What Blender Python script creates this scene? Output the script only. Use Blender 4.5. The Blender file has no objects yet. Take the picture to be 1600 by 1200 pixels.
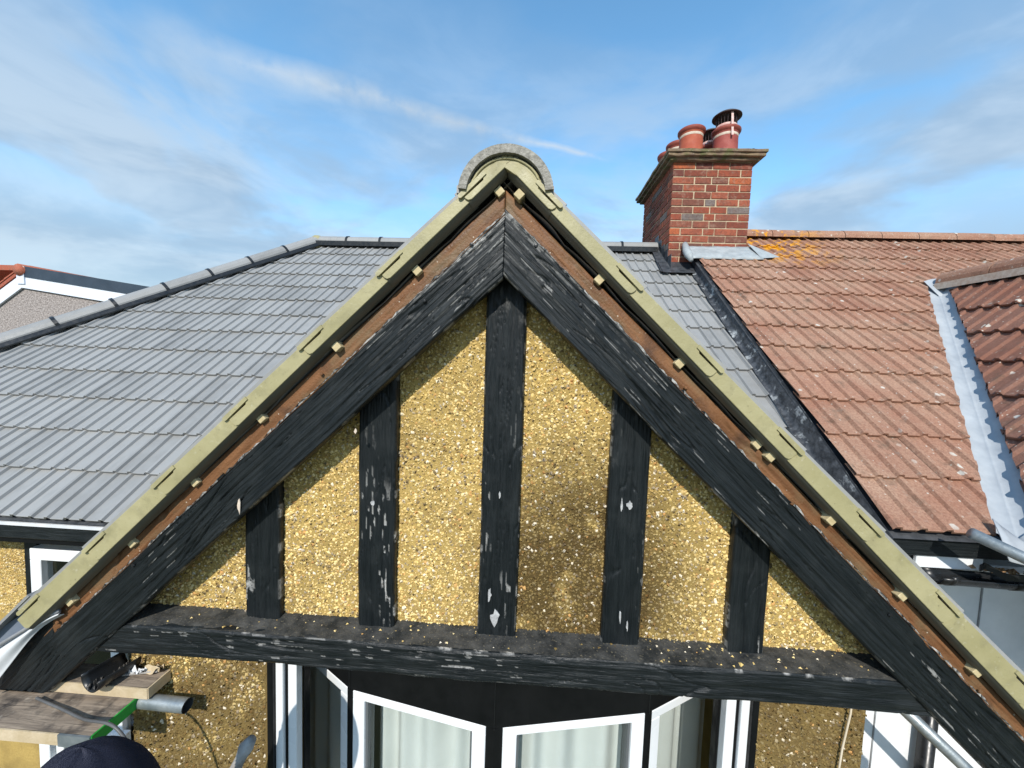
import bpy, bmesh, math, random
import numpy as np
from mathutils import Vector, Matrix
rnd = random.Random(7)
S = bpy.context.scene
COL = S.collection

# ------------------------------------------------------------------ camera
CAM_POS = (0.1012, -1.0456, -0.5420)
YAW, PITCH, ROLL, FPX = -0.0514, -0.0657, 0.0346, 598.8
fw = Vector((math.sin(YAW)*math.cos(PITCH), math.cos(YAW)*math.cos(PITCH), math.sin(PITCH)))
r0 = Vector((math.cos(YAW), -math.sin(YAW), 0)); u0 = r0.cross(fw)
cr, sr = math.cos(ROLL), math.sin(ROLL)
rr = cr*r0 + sr*u0; uu = -sr*r0 + cr*u0
cam = bpy.data.cameras.new('camera'); cam.sensor_width = 36; cam.lens = FPX/1600*36
cam.clip_start = 0.02; cam.clip_end = 2000
camo = bpy.data.objects.new('camera', cam); COL.objects.link(camo)
camo.matrix_world = Matrix(((rr.x, uu.x, -fw.x, CAM_POS[0]), (rr.y, uu.y, -fw.y, CAM_POS[1]),
                            (rr.z, uu.z, -fw.z, CAM_POS[2]), (0, 0, 0, 1)))
S.camera = camo

# ------------------------------------------------------------------ light
SUN_EL, SUN_AZ = 38.0, 6.0          # degrees; azimuth towards -x from -y
sun = bpy.data.lights.new('sun', 'SUN'); sun.energy = 3.3; sun.angle = math.radians(0.53); sun.color = (1.0, 0.95, 0.87)
suno = bpy.data.objects.new('sun', sun); COL.objects.link(suno)
ce, se = math.cos(math.radians(SUN_EL)), math.sin(math.radians(SUN_EL))
sdir = Vector((-math.sin(math.radians(SUN_AZ))*ce, -math.cos(math.radians(SUN_AZ))*ce, se))
suno.rotation_euler = sdir.to_track_quat('Z', 'Y').to_euler(); suno.location = (0, -3, 8)
S.view_settings.view_transform = 'Standard'; S.view_settings.look = 'None'
S.cycles.max_bounces = 6; S.cycles.diffuse_bounces = 3; S.cycles.glossy_bounces = 3; S.cycles.transmission_bounces = 6
S.view_settings.exposure = 0.5; S.view_settings.gamma = 1.0

W = bpy.data.worlds.new('World'); S.world = W; W.use_nodes = True; W.cycles.sampling_method = 'MANUAL'; W.cycles.sample_map_resolution = 512
wt = W.node_tree; wt.nodes.clear()
def wn(t, **k):
    n = wt.nodes.new(t)
    for a, b in k.items(): setattr(n, a, b)
    return n
def wl(a, b): wt.links.new(a, b)
def wmath(op, a, b=None, c=None, clamp=False):
    n = wn('ShaderNodeMath', operation=op, use_clamp=clamp)
    for i, v in enumerate((a, b, c)):
        if v is None: continue
        if isinstance(v, (int, float)): n.inputs[i].default_value = v
        else: wl(v, n.inputs[i])
    return n.outputs[0]
def wvdot(v, vec):
    n = wn('ShaderNodeVectorMath', operation='DOT_PRODUCT'); wl(v, n.inputs[0]); n.inputs[1].default_value = vec
    return n.outputs['Value']
sky = wn('ShaderNodeTexSky', sky_type='NISHITA'); sky.sun_disc = False
sky.sun_elevation = math.radians(SUN_EL); sky.sun_rotation = math.radians(180+SUN_AZ)
sky.altitude = 50; sky.air_density = 1.0; sky.dust_density = 0.1; sky.ozone_density = 1.0
tc = wn('ShaderNodeTexCoord'); D = tc.outputs['Generated']
sep = wn('ShaderNodeSeparateXYZ'); wl(D, sep.inputs[0])
zc = wmath('MAXIMUM', sep.outputs[2], 0.04); zc = wmath('ADD', zc, 0.10)
cx_ = wmath('DIVIDE', sep.outputs[0], zc); cy_ = wmath('DIVIDE', sep.outputs[1], zc)
def wcomb(x, y, z=0.0):
    n = wn('ShaderNodeCombineXYZ')
    for i, v in enumerate((x, y, z)):
        if isinstance(v, (int, float)): n.inputs[i].default_value = v
        else: wl(v, n.inputs[i])
    return n.outputs[0]
def wnoise(v, sc, det=6, rough=.55, dist=0.0):
    n = wn('ShaderNodeTexNoise'); wl(v, n.inputs['Vector']); n.inputs['Scale'].default_value = sc
    n.inputs['Detail'].default_value = det; n.inputs['Roughness'].default_value = rough; n.inputs['Distortion'].default_value = dist
    return n.outputs['Fac']
def wramp(v, a, b):
    n = wn('ShaderNodeMapRange', interpolation_type='SMOOTHSTEP'); wl(v, n.inputs[0])
    n.inputs[1].default_value = a; n.inputs[2].default_value = b
    return n.outputs[0]
# thin streaky high cloud, then lower soft cumulus towards the horizon
streak = wcomb(wmath('ADD', wmath('MULTIPLY', cx_, 0.45), wmath('MULTIPLY', cy_, 0.35)), wmath('SUBTRACT', wmath('MULTIPLY', cy_, 1.5), wmath('MULTIPLY', cx_, 0.55)), 3.1)
hi = wramp(wnoise(streak, 0.75, 6, .6, .5), .40, .72)
hi = wmath('MULTIPLY', hi, wramp(wnoise(wcomb(cx_, cy_, 7.7), .33, 3, .5), .30, .56))
LOFF = 2.9
lowv = wcomb(wmath('ADD', sep.outputs[0], LOFF), wmath('ADD', sep.outputs[1], LOFF*1.7), wmath('MULTIPLY', sep.outputs[2], 2.3))
lo = wramp(wnoise(lowv, 2.3, 5, .52, .3), .36, .58)
lo = wmath('MULTIPLY', lo, wramp(sep.outputs[2], .74, .30))
bank = wmath('MULTIPLY', wramp(sep.outputs[2], .40, .16), .86)                     # cloud bank low on the horizon
lo = wmath('MAXIMUM', wmath('MULTIPLY', lo, .84), bank)
puff = wramp(wnoise(lowv, 3.7, 5, .6, .4), .38, .62)
# contrail: thin band along a great circle
def pix(px, py):
    v = (px-800)*rr + (600-py)*uu + FPX*fw; return v.normalized()
a_, b_ = pix(345, 88), pix(862, 232); nrm = a_.cross(b_).normalized(); mid = (a_+b_).normalized()
along = (b_-a_).normalized()
wob = wmath('MULTIPLY', wmath('SUBTRACT', wnoise(D, 5.0, 4), .5), .035)
dist = wmath('ABSOLUTE', wmath('ADD', wvdot(D, nrm), wob))
al = wvdot(D, along)
wid = wmath('MULTIPLY', wramp(al, .48, -.42), .030); wid = wmath('ADD', wid, .007)
ct = wmath('SUBTRACT', 1.0, wmath('DIVIDE', dist, wid), clamp=True)
ct = wmath('MULTIPLY', ct, wmath('MULTIPLY', wramp(al, -.46, -.16), wramp(al, .46, .36)))
ct = wmath('MULTIPLY', ct, wmath('MULTIPLY', wramp(wnoise(D, 14, 4), .25, .6), 1.0))
ct = wmath('MULTIPLY', ct, wramp(wvdot(D, mid), .6, .7))
m1 = wn('ShaderNodeMix', data_type='RGBA'); hsv = wn('ShaderNodeHueSaturation'); hsv.inputs['Saturation'].default_value = 1.18; hsv.inputs['Hue'].default_value = .488; hsv.inputs['Value'].default_value = 1.32; wl(sky.outputs[0], hsv.inputs['Color']); wl(hsv.outputs[0], m1.inputs[6]); m1.inputs[7].default_value = (3.1, 3.65, 4.25, 1)
wl(wmath('MAXIMUM', wmath('MULTIPLY', hi, .46), wmath('MULTIPLY', ct, .8)), m1.inputs[0])
m2 = wn('ShaderNodeMix', data_type='RGBA'); wl(m1.outputs[2], m2.inputs[6]); cc = wn('ShaderNodeMix', data_type='RGBA'); cc.inputs[6].default_value = (1.75, 2.35, 3.05, 1); cc.inputs[7].default_value = (2.7, 3.25, 3.8, 1)
wl(puff, cc.inputs[0]); wl(cc.outputs[2], m2.inputs[7]); wl(lo, m2.inputs[0])
bg = wn('ShaderNodeBackground'); wl(m2.outputs[2], bg.inputs[0]); bg.inputs[1].default_value = 0.15
wo = wn('ShaderNodeOutputWorld'); wl(bg.outputs[0], wo.inputs[0])

# ------------------------------------------------------------------ helpers
def h2(ix, iy, seed):
    n = (ix.astype(np.int64)*374761393 + iy.astype(np.int64)*668265263 + seed*974711) & 0x7fffffff
    n = (n ^ (n >> 13))*1274126177 & 0x7fffffff
    n = n ^ (n >> 16)
    return (n & 0xffff)/65535.0
def noise2(x, y, seed=0):
    x = np.asarray(x, float); y = np.asarray(y, float)
    xi, yi = np.floor(x), np.floor(y); fx, fy = x-xi, y-yi
    fx, fy = fx*fx*(3-2*fx), fy*fy*(3-2*fy)
    a, b, c, d = h2(xi, yi, seed), h2(xi+1, yi, seed), h2(xi, yi+1, seed), h2(xi+1, yi+1, seed)
    return (a*(1-fx)+b*fx)*(1-fy) + (c*(1-fx)+d*fx)*fy
def fbm2(x, y, seed=0, o=3):
    s, a, t = 0, 1, 0
    for i in range(o): s = s + a*noise2(x*2**i, y*2**i, seed+i*17); t += a; a *= .5
    return s/t

class MB:
    def __init__(s): s.v = []; s.f = []
    def add(s, vs, fs):
        k = len(s.v); s.v += [tuple(map(float, v)) for v in vs]; s.f += [tuple(i+k for i in f) for f in fs]
    def box(s, a, b):
        (x0, y0, z0), (x1, y1, z1) = a, b
        s.add([(x0,y0,z0),(x1,y0,z0),(x1,y1,z0),(x0,y1,z0),(x0,y0,z1),(x1,y0,z1),(x1,y1,z1),(x0,y1,z1)],
              [(3,2,1,0),(4,5,6,7),(0,1,5,4),(1,2,6,5),(2,3,7,6),(3,0,4,7)])
    def prism(s, pts, vec):
        """closed polygon pts extruded by vec (both caps)"""
        n = len(pts); vec = Vector(vec); P = [Vector(p) for p in pts]
        s.add(P + [p+vec for p in P], [tuple(range(n-1, -1, -1)), tuple(range(n, 2*n))] + [(i, (i+1) % n, n+(i+1) % n, n+i) for i in range(n)])
    def tube(s, path, r, n=10, cap=True):
        P = [Vector(p) for p in path]; rings = []
        for i, p in enumerate(P):
            d = (P[min(i+1, len(P)-1)]-P[max(i-1, 0)]).normalized()
            a = d.cross(Vector((0, 0, 1)) if abs(d.z) < .9 else Vector((0, 1, 0))).normalized(); b = d.cross(a)
            ri = r[i] if isinstance(r, (list, tuple)) else r
            rings.append([p + a*ri*math.cos(2*math.pi*k/n) + b*ri*math.sin(2*math.pi*k/n) for k in range(n)])
        vs = [q for g in rings for q in g]
        fs = [(i*n+k, i*n+(k+1) % n, (i+1)*n+(k+1) % n, (i+1)*n+k) for i in range(len(P)-1) for k in range(n)]
        if cap: fs += [tuple(range(n-1, -1, -1)), tuple((len(P)-1)*n+k for k in range(n))]
        s.add(vs, fs)
    def lathe(s, c, prof, n=24):
        vs = [(c[0]+r*math.cos(2*math.pi*k/n), c[1]+r*math.sin(2*math.pi*k/n), c[2]+z) for r, z in prof for k in range(n)]
        fs = [(i*n+k, i*n+(k+1) % n, (i+1)*n+(k+1) % n, (i+1)*n+k) for i in range(len(prof)-1) for k in range(n)]
        s.add(vs, fs)
    def grid(s, P):
        """P[i][j] array of points"""
        P = np.asarray(P, float); a, b, _ = P.shape
        k = len(s.v); s.v += [tuple(p) for p in P.reshape(-1, 3)]
        s.f += [(k+i*b+j, k+i*b+j+1, k+(i+1)*b+j+1, k+(i+1)*b+j) for i in range(a-1) for j in range(b-1)]
    def build(s, name, mat, parent=None, smooth=False, base=None, bevel=0):
        B = base if base is not None else (parent.get('_b') if parent is not None else None)
        B = Vector(B) if B is not None else Vector((0, 0, 0))
        me = bpy.data.meshes.new(name)
        me.from_pydata([(x-B.x, y-B.y, z-B.z) for x, y, z in s.v], [], s.f); me.update()
        bm = bmesh.new(); bm.from_mesh(me)
        bmesh.ops.recalc_face_normals(bm, faces=bm.faces)
        if bevel: bmesh.ops.bevel(bm, geom=[e for e in bm.edges if len(e.link_faces) == 2 and e.calc_face_angle(0) > .5], offset=bevel, segments=1, affect='EDGES')
        bm.to_mesh(me); bm.free()
        if smooth:
            for p in me.polygons: p.use_smooth = True
        if mat: me.materials.append(mat)
        o = bpy.data.objects.new(name, me); COL.objects.link(o)
        if parent is not None: o.parent = parent; BASES[o.name] = B
        else: o.location = B
        return o
BASES = {}
def base_of(o):
    return BASES.get(o.name, Vector((0, 0, 0)))
class _P: pass
def thing(name, base, label, cat, group=None):
    o = bpy.data.objects.new(name, None); COL.objects.link(o); o.location = base
    o.empty_display_size = .2; o['label'] = label; o['category'] = cat
    if group: o['group'] = group
    BASES[o.name] = Vector(base)
    return o
def part(mb, name, mat, parent, smooth=False, bevel=0):
    return mb.build(name, mat, parent, smooth, base=base_of(parent), bevel=bevel)
def solo(mb, name, mat, label, cat, base, smooth=False, group=None, bevel=0):
    o = mb.build(name, mat, None, smooth, base=base, bevel=bevel); o['label'] = label; o['category'] = cat
    if group: o['group'] = group
    return o
def inst(mesh, name, parent, M):
    o = bpy.data.objects.new(name, mesh); COL.objects.link(o); o.parent = parent
    o.matrix_local = Matrix.Translation(-base_of(parent)) @ M
    return o

# ------------------------------------------------------------------ materials
def mat(name, col, rough=.6, spec=.5, metallic=0.0):
    m = bpy.data.materials.new(name); m.use_nodes = True; nt = m.node_tree
    b = nt.nodes['Principled BSDF']; b.inputs['Base Color'].default_value = (*col, 1)
    b.inputs['Roughness'].default_value = rough; b.inputs['Specular IOR Level'].default_value = spec; b.inputs['Metallic'].default_value = metallic
    return m
class NT:
    def __init__(s, m): s.t = m.node_tree; s.b = s.t.nodes['Principled BSDF']; s.pos = s.n('ShaderNodeNewGeometry').outputs['Position']; s.tc = s.n('ShaderNodeTexCoord')
    def n(s, t, **k):
        x = s.t.nodes.new(t)
        for a, b in k.items(): setattr(x, a, b)
        return x
    def l(s, a, b): s.t.links.new(a, b)
    def put(s, sock, v):
        if isinstance(v, (int, float)): sock.default_value = v
        elif isinstance(v, tuple): sock.default_value = v if len(v) == 4 or sock.type == 'VECTOR' else (*v, 1)
        else: s.l(v, sock)
    def math(s, op, a, b=None, clamp=False):
        x = s.n('ShaderNodeMath', operation=op, use_clamp=clamp); s.put(x.inputs[0], a)
        if b is not None: s.put(x.inputs[1], b)
        return x.outputs[0]
    def scale(s, v, sc):
        x = s.n('ShaderNodeVectorMath', operation='MULTIPLY'); s.put(x.inputs[0], v); x.inputs[1].default_value = sc; return x.outputs[0]
    def noise(s, v, sc, det=4, rough=.55, dist=0.0):
        x = s.n('ShaderNodeTexNoise'); s.put(x.inputs['Vector'], v); x.inputs['Scale'].default_value = sc; x.inputs['Detail'].default_value = min(det, 4)
        x.inputs['Roughness'].default_value = rough; x.inputs['Distortion'].default_value = dist; return x.outputs['Fac']
    def vor(s, v, sc, out='Distance', feat='F1', rnd_=1.0):
        x = s.n('ShaderNodeTexVoronoi', feature=feat); s.put(x.inputs['Vector'], v); x.inputs['Scale'].default_value = sc; x.inputs['Randomness'].default_value = rnd_; return x.outputs[out]
    def mr(s, v, a, b, c=0.0, d=1.0):
        x = s.n('ShaderNodeMapRange'); s.put(x.inputs[0], v)
        for i, q in enumerate((a, b, c, d)): x.inputs[i+1].default_value = q
        return x.outputs[0]
    def mix(s, f, a, b, bt='MIX'):
        x = s.n('ShaderNodeMix', data_type='RGBA', blend_type=bt); s.put(x.inputs[0], f); s.put(x.inputs[6], a); s.put(x.inputs[7], b); return x.outputs[2]
    def ramp(s, v, stops, const=False):
        x = s.n('ShaderNodeValToRGB'); s.put(x.inputs[0], v); e = x.color_ramp.elements
        if const: x.color_ramp.interpolation = 'CONSTANT'
        while len(e) < len(stops): e.new(.5)
        for i, (p, c) in enumerate(stops): e[i].position = p; e[i].color = (*c, 1)
        return x.outputs[0]
    def col(s, v): s.put(s.b.inputs['Base Color'], v)
    def rough(s, v): s.put(s.b.inputs['Roughness'], v)
    def bump(s, h, st=.3, d=.01):
        x = s.n('ShaderNodeBump'); x.inputs['Strength'].default_value = st; x.inputs['Distance'].default_value = d; s.put(x.inputs['Height'], h); s.l(x.outputs[0], s.b.inputs['Normal'])
    def rand(s): return s.n('ShaderNodeObjectInfo').outputs['Random']
    def island(s): return s.n('ShaderNodeNewGeometry').outputs['Random Per Island']
    def attr(s, n): return s.n('ShaderNodeAttribute', attribute_name=n).outputs['Fac']

def m_blackpaint(name, grain):
    m = mat(name, (.018, .021, .023), .45, .34); t = NT(m)
    g = t.noise(t.scale(t.pos, grain), 1.0, 6, .65, .4)
    fine = t.noise(t.scale(t.pos, tuple(a*3.3 for a in grain)), 1.0, 4, .6)
    w = t.attr('wear'); chip = t.noise(t.pos, 60, 5, .65)
    wear = t.math('MULTIPLY', w, t.mr(t.math('ADD', chip, t.math('MULTIPLY', g, .5)), .60, .80), True)
    wear = t.math('MINIMUM', wear, 1.0)
    base = t.mix(t.mr(g, .35, .7), (.004, .0062, .0075), (.012, .0155, .017))
    dust = t.mix(t.math('MULTIPLY', t.mr(t.noise(t.pos, 9, 5), .5, .8), .25), base, (.05, .055, .055))
    t.col(t.mix(wear, dust, t.mix(t.noise(t.pos, 35, 3), (.30, .29, .27), (.62, .61, .58))))
    t.rough(t.mr(fine, .3, .7, .3, .62))
    t.bump(t.math('ADD', t.math('MULTIPLY', g, .7), t.math('ADD', t.math('MULTIPLY', fine, .4), t.math('MULTIPLY', wear, -.5))), .9, .006)
    return m
BLK_H = m_blackpaint('black_timber_paint_across', (5, 60, 75))
BLK_V = m_blackpaint('black_timber_paint_upright', (75, 60, 5))
def m_blackslope(sx):
    # grain runs along the slope: rotate coordinates
    m = m_blackpaint('black_timber_paint_slope', (1, 1, 1)); nt = m.node_tree
    gpos = [n for n in nt.nodes if n.type == 'NEW_GEOMETRY'][0]
    rot = nt.nodes.new('ShaderNodeVectorRotate'); rot.rotation_type = 'Y_AXIS'; rot.inputs['Angle'].default_value = math.radians(44)*sx
    nt.links.new(gpos.outputs['Position'], rot.inputs['Vector'])
    sc = [n for n in nt.nodes if n.type == 'VECT_MATH']
    for n, k in zip(sc, ((5, 60, 80), (16, 190, 250))):
        n.inputs[1].default_value = k; nt.links.new(rot.outputs[0], n.inputs[0])
    return m
BLK_L, BLK_R = m_blackslope(1), m_blackslope(-1)

def m_brown(sx):
    m = mat('bare_brown_timber', (.16, .07, .03), .6, .35); t = NT(m)
    rot = t.n('ShaderNodeVectorRotate', rotation_type='Y_AXIS'); t.l(t.pos, rot.inputs['Vector']); rot.inputs['Angle'].default_value = math.radians(44)*sx
    p = rot.outputs[0]
    g = t.noise(t.scale(p, (4, 50, 70)), 1, 6, .6, .6); pt = t.noise(t.scale(p, (7, 20, 18)), 1, 5, .6)
    c = t.mix(t.mr(g, .3, .7), (.10, .042, .017), (.235, .108, .045))
    c = t.mix(t.mr(pt, .48, .72), c, (.17, .115, .06)); c = t.mix(t.mr(t.noise(p, 8, 5), .6, .75), c, (.07, .035, .02))
    c = t.mix(t.mr(t.vor(p, 38), .10, .05), c, (.5, .42, .33))
    t.col(c); t.rough(t.mr(g, .3, .7, .42, .7)); t.bump(t.math('ADD', g, t.noise(p, 160, 3)), .5, .004)
    return m
BRN_L, BRN_R = m_brown(1), m_brown(-1)

def m_pebble(name, dirty):
    m = mat(name, (.5, .4, .2), .92, .12); t = NT(m)
    i = t.island()
    c = t.ramp(i, [(0, (.72, .52, .19)), (.15, (.80, .61, .28)), (.32, (.60, .41, .15)), (.46, (.85, .69, .38)), (.57, (.28, .175, .07)), (.66, (.66, .49, .22)), (.73, (.12, .08, .05)), (.81, (.44, .36, .28)), (.87, (.55, .27, .09)), (.91, (.80, .72, .60)), (.96, (.24, .20, .17))], True)
    # limewash lies over the stones in patches; a brown oval patch sits right of the centre post
    c = t.mix(t.mr(t.noise(t.pos, 3.2, 4), .35, .7, 0.08, .36), c, (.84, .64, .27))
    browning = t.mr(t.noise(t.pos, 5.5, 4), .42, .62)
    if dirty:  # lower walls: broad patches of darker brown over the stones
        g2 = t.math('MAXIMUM', t.math('MULTIPLY', browning, .55), t.mr(t.noise(t.pos, 3.0, 3), .36, .46))
    else:
        d = t.n('ShaderNodeVectorMath', operation='DISTANCE'); t.l(t.scale(t.pos, (.85, 1, .62)), d.inputs[0]); d.inputs[1].default_value = (.245, .144, -.80)
        g2 = t.math('MULTIPLY', t.mr(d.outputs['Value'], .36, .17), t.mr(t.noise(t.pos, 7, 4), .22, .46))
        g2 = t.math('MAXIMUM', g2, t.math('MULTIPLY', t.mr(t.noise(t.pos, 2.1, 4), .55, .75), .3))
    keep = t.mr(i, .90, .905); g2 = t.math('MULTIPLY', g2, t.math('SUBTRACT', 1.0, t.math('MULTIPLY', keep, .8)))
    c = t.mix(g2, c, t.mix(.80, c, (.075, .046, .014), 'MIX'))
    t.col(c); t.bump(t.noise(t.pos, 400, 3), .3, .002); return m
def m_render_base(name, a, b, cc):
    m = mat(name, (.45, .3, .1), .9, .2); t = NT(m)
    c = t.mix(t.noise(t.pos, 90, 4), a, b); c = t.mix(t.mr(t.noise(t.pos, 6, 4), .4, .7), c, cc)
    d = t.n('ShaderNodeVectorMath', operation='DISTANCE'); t.l(t.scale(t.pos, (.85, 1, .62)), d.inputs[0]); d.inputs[1].default_value = (.245, .144, -.80)  # same brown oval patch repeated on the bed between the stones
    g2 = t.math('MULTIPLY', t.mr(d.outputs['Value'], .36, .17), t.mr(t.noise(t.pos, 7, 4), .22, .46)); t.col(t.mix(g2, c, (.10, .066, .022)))
    t.bump(t.noise(t.pos, 260, 5, .7), .8, .005); return m
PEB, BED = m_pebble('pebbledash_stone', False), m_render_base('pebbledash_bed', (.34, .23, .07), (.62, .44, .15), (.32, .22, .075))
PEBD, BEDD = m_pebble('brown_pebbledash_stone', True), m_render_base('brown_pebbledash_bed', (.12, .08, .028), (.30, .21, .07), (.15, .10, .04))

def m_tile_grey():
    m = mat('grey_concrete_tile', (.3, .31, .33), .5, .5); t = NT(m); r = t.rand()
    c = t.mix(r, (.235, .233, .222), (.31, .308, .295))
    c = t.mix(t.mr(t.noise(t.pos, 7, 6, .6), .42, .72, 0, .5), c, (.33, .33, .32)); c = t.mix(t.mr(t.noise(t.scale(t.pos, (30, 6, 6)), 1, 4), .55, .8, 0, .4), c, (.155, .158, .158))
    c = t.mix(t.mr(t.noise(t.pos, 480, 2), .3, .7, 0, .15), c, (.18, .18, .19))
    t.col(c); t.rough(t.mr(t.noise(t.pos, 40, 4), .3, .7, .42, .62)); t.bump(t.noise(t.pos, 300, 3), .15, .002); return m
def m_tile_red(name, a, b, dirt):
    m = mat(name, a, .85, .25); t = NT(m); r = t.rand()
    c = t.mix(r, a, b)
    c = t.mix(t.mr(t.noise(t.pos, 2.2, 6, .62), .40, .68, 0, .75), c, dirt)
    c = t.mix(t.mr(t.noise(t.pos, 90, 4, .7), .40, .62, 0, .55), c, (.19, .085, .055))
    c = t.mix(t.mr(t.noise(t.pos, 28, 5, .7), .60, .72, 0, .6), c, (.42, .33, .27))
    sp = t.vor(t.pos, 8.5, 'Distance'); gate = t.mr(t.noise(t.pos, 3.1, 3), .45, .6)
    c = t.mix(t.math('MULTIPLY', t.mr(t.math('ADD', sp, t.math('MULTIPLY', t.noise(t.pos, 50, 3), .16)), .235, .20), gate), c, (.60, .57, .50))
    sp2 = t.vor(t.pos, 26, 'Distance'); c = t.mix(t.math('MULTIPLY', t.mr(t.math('ADD', sp2, t.math('MULTIPLY', t.noise(t.pos, 90, 3), .2)), .24, .21), t.mr(t.noise(t.pos, 5, 3), .42, .55)), c, (.55, .50, .43))
    # orange lichen growing round the foot of the stack
    d = t.n('ShaderNodeVectorMath', operation='DISTANCE'); t.l(t.pos, d.inputs[0]); d.inputs[1].default_value = (2.98, 3.95, .95)
    lich = t.math('MULTIPLY', t.mr(d.outputs['Value'], .78, .15), t.mr(t.noise(t.pos, 9.5, 3, .6), .50, .55)); c = t.mix(t.math('MINIMUM', lich, 1.0), c, (.66, .30, .015))
    c = t.mix(t.mr(t.noise(t.pos, 6.5, 4, .7), .56, .70, 0, .6), c, (.11, .085, .06))
    t.col(c); t.bump(t.math('ADD', t.noise(t.pos, 220, 4, .7), t.math('MULTIPLY', t.noise(t.pos, 40, 3), 1.2)), .7, .006); return m
GREY = m_tile_grey()
RED = m_tile_red('weathered_red_tile', (.33, .165, .108), (.42, .232, .155), (.47, .315, .22))
RED2 = m_tile_red('shaded_red_tile', (.21, .092, .062), (.28, .135, .095), (.27, .155, .115))  # red tile darkened: shade of the left-facing gable slope put into the colour

def simple(name, a, b, sc=8, rough=.6, bump=0., bs=200, spec=.4, det=5, metallic=0.0):
    m = mat(name, a, rough, spec, metallic); t = NT(m); t.col(t.mix(t.mr(t.noise(t.pos, sc, det, .6), .32, .68), a, b))
    t.rough(t.mr(t.noise(t.pos, sc*2.3, 3), .3, .7, max(.05, rough-.1), min(1, rough+.1)))
    if bump: t.bump(t.noise(t.pos, bs, 4), bump, .004)
    return m
OLIVE = mat('khaki_plastic', (.33, .30, .155), .5, .4); t_ = NT(OLIVE)
c_ = t_.mix(t_.mr(t_.noise(t_.pos, 5, 4), .3, .7), (.31, .278, .14), (.40, .36, .20)); c_ = t_.mix(t_.mr(t_.noise(t_.pos, 16, 4, .65), .50, .72, 0, .55), c_, (.21, .19, .105))
c_ = t_.mix(t_.mr(t_.noise(t_.pos, 55, 4, .7), .60, .72, 0, .6), c_, (.46, .43, .30)); c_ = t_.mix(t_.mr(t_.noise(t_.pos, 120, 3), .66, .74, 0, .5), c_, (.12, .10, .06)); t_.col(c_)
t_.rough(t_.mr(t_.noise(t_.pos, 20, 4), .3, .7, .38, .65)); t_.bump(t_.math('ADD', t_.noise(t_.pos, 30, 4), t_.math('MULTIPLY', t_.noise(t_.pos, 160, 3), .4)), .22, .006)
VLIP = simple('dull_verge_lip', (.115, .108, .085), (.15, .14, .11), 6, .55)
RIDGEC = simple('rough_ridge_concrete', (.19, .18, .155), (.38, .36, .315), 80, .95, .9, 120)
BATTEN = simple('sawn_batten', (.46, .37, .20), (.60, .50, .30), 40, .75, .3, 250)
TEAL = simple('dark_underlay', (.012, .03, .035), (.02, .045, .05), 20, .6)
MEMB = simple('grey_underlay_edge', (.20, .205, .21), (.30, .31, .32), 18, .55, .15, 60)
WHITEM = simple('white_tray_plastic', (.60, .62, .64), (.72, .73, .74), 14, .45, .1, 40)
BLUEG = simple('blue_grey_lead', (.12, .15, .20), (.17, .20, .25), 5, .5)
LEADK = simple('old_black_lead', (.022, .025, .029), (.075, .08, .088), 16, .5, .5, 60)
LEADW = simple('valley_lead', (.33, .36, .39), (.44, .47, .49), 7, .48, .2, 40)
LEADP = simple('pale_lead_apron', (.27, .30, .31), (.38, .41, .415), 12, .55, .2, 60)
BLACKP = simple('black_plastic', (.010, .011, .012), (.018, .019, .02), 12, .32)
BLACKF = simple('black_fascia_paint', (.003, .0035, .004), (.006, .0065, .007), 9, .55, spec=.2)
UPVC = simple('white_window_frame', (.74, .76, .78), (.80, .82, .83), 3, .3)
WWALL = simple('white_painted_render', (.70, .715, .73), (.80, .81, .82), 7, .8, .25, 90)
GALV = simple('galvanised_tube', (.20, .235, .25), (.33, .36, .37), 22, .45, .2, 90, metallic=.55)
BOARD = None
def m_board():
    m = mat('weathered_scaffold_board', (.3, .25, .2), .85, .2); t = NT(m)
    g = t.noise(t.scale(t.pos, (5, 60, 60)), 1, 6, .62, .5)
    c = t.mix(t.mr(g, .3, .7), (.17, .135, .105), (.34, .275, .21)); c = t.mix(t.mr(t.noise(t.pos, 13, 5, .65), .48, .66, 0, .9), c, (.045, .04, .038))
    c = t.mix(t.mr(t.noise(t.pos, 30, 4), .62, .75, 0, .6), c, (.45, .40, .33)); t.col(c); t.bump(g, .6, .006); return m
BOARD = m_board()
BOARDE = simple('pale_board_edge', (.46, .36, .22), (.58, .47, .32), 25, .8, .3, 150)
GREENP = simple('green_end_paint', (.015, .26, .03), (.02, .34, .05), 30, .55)
WOODPOLE = simple('grey_weathered_pole', (.24, .22, .20), (.40, .38, .35), 30, .85, .5, 90)
NAVY = None
def m_navy():
    m = mat('navy_fleece', (.006, .007, .016), .95, .1); t = NT(m)
    t.col(t.mix(t.noise(t.pos, 30, 4), (.0045, .005, .011), (.012, .014, .030))); t.bump(t.noise(t.pos, 420, 4, .7), 1.0, .01)
    t.b.inputs['Sheen Weight'].default_value = .35; t.b.inputs['Sheen Tint'].default_value = (.25, .27, .38, 1); return m
NAVY = m_navy()
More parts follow.
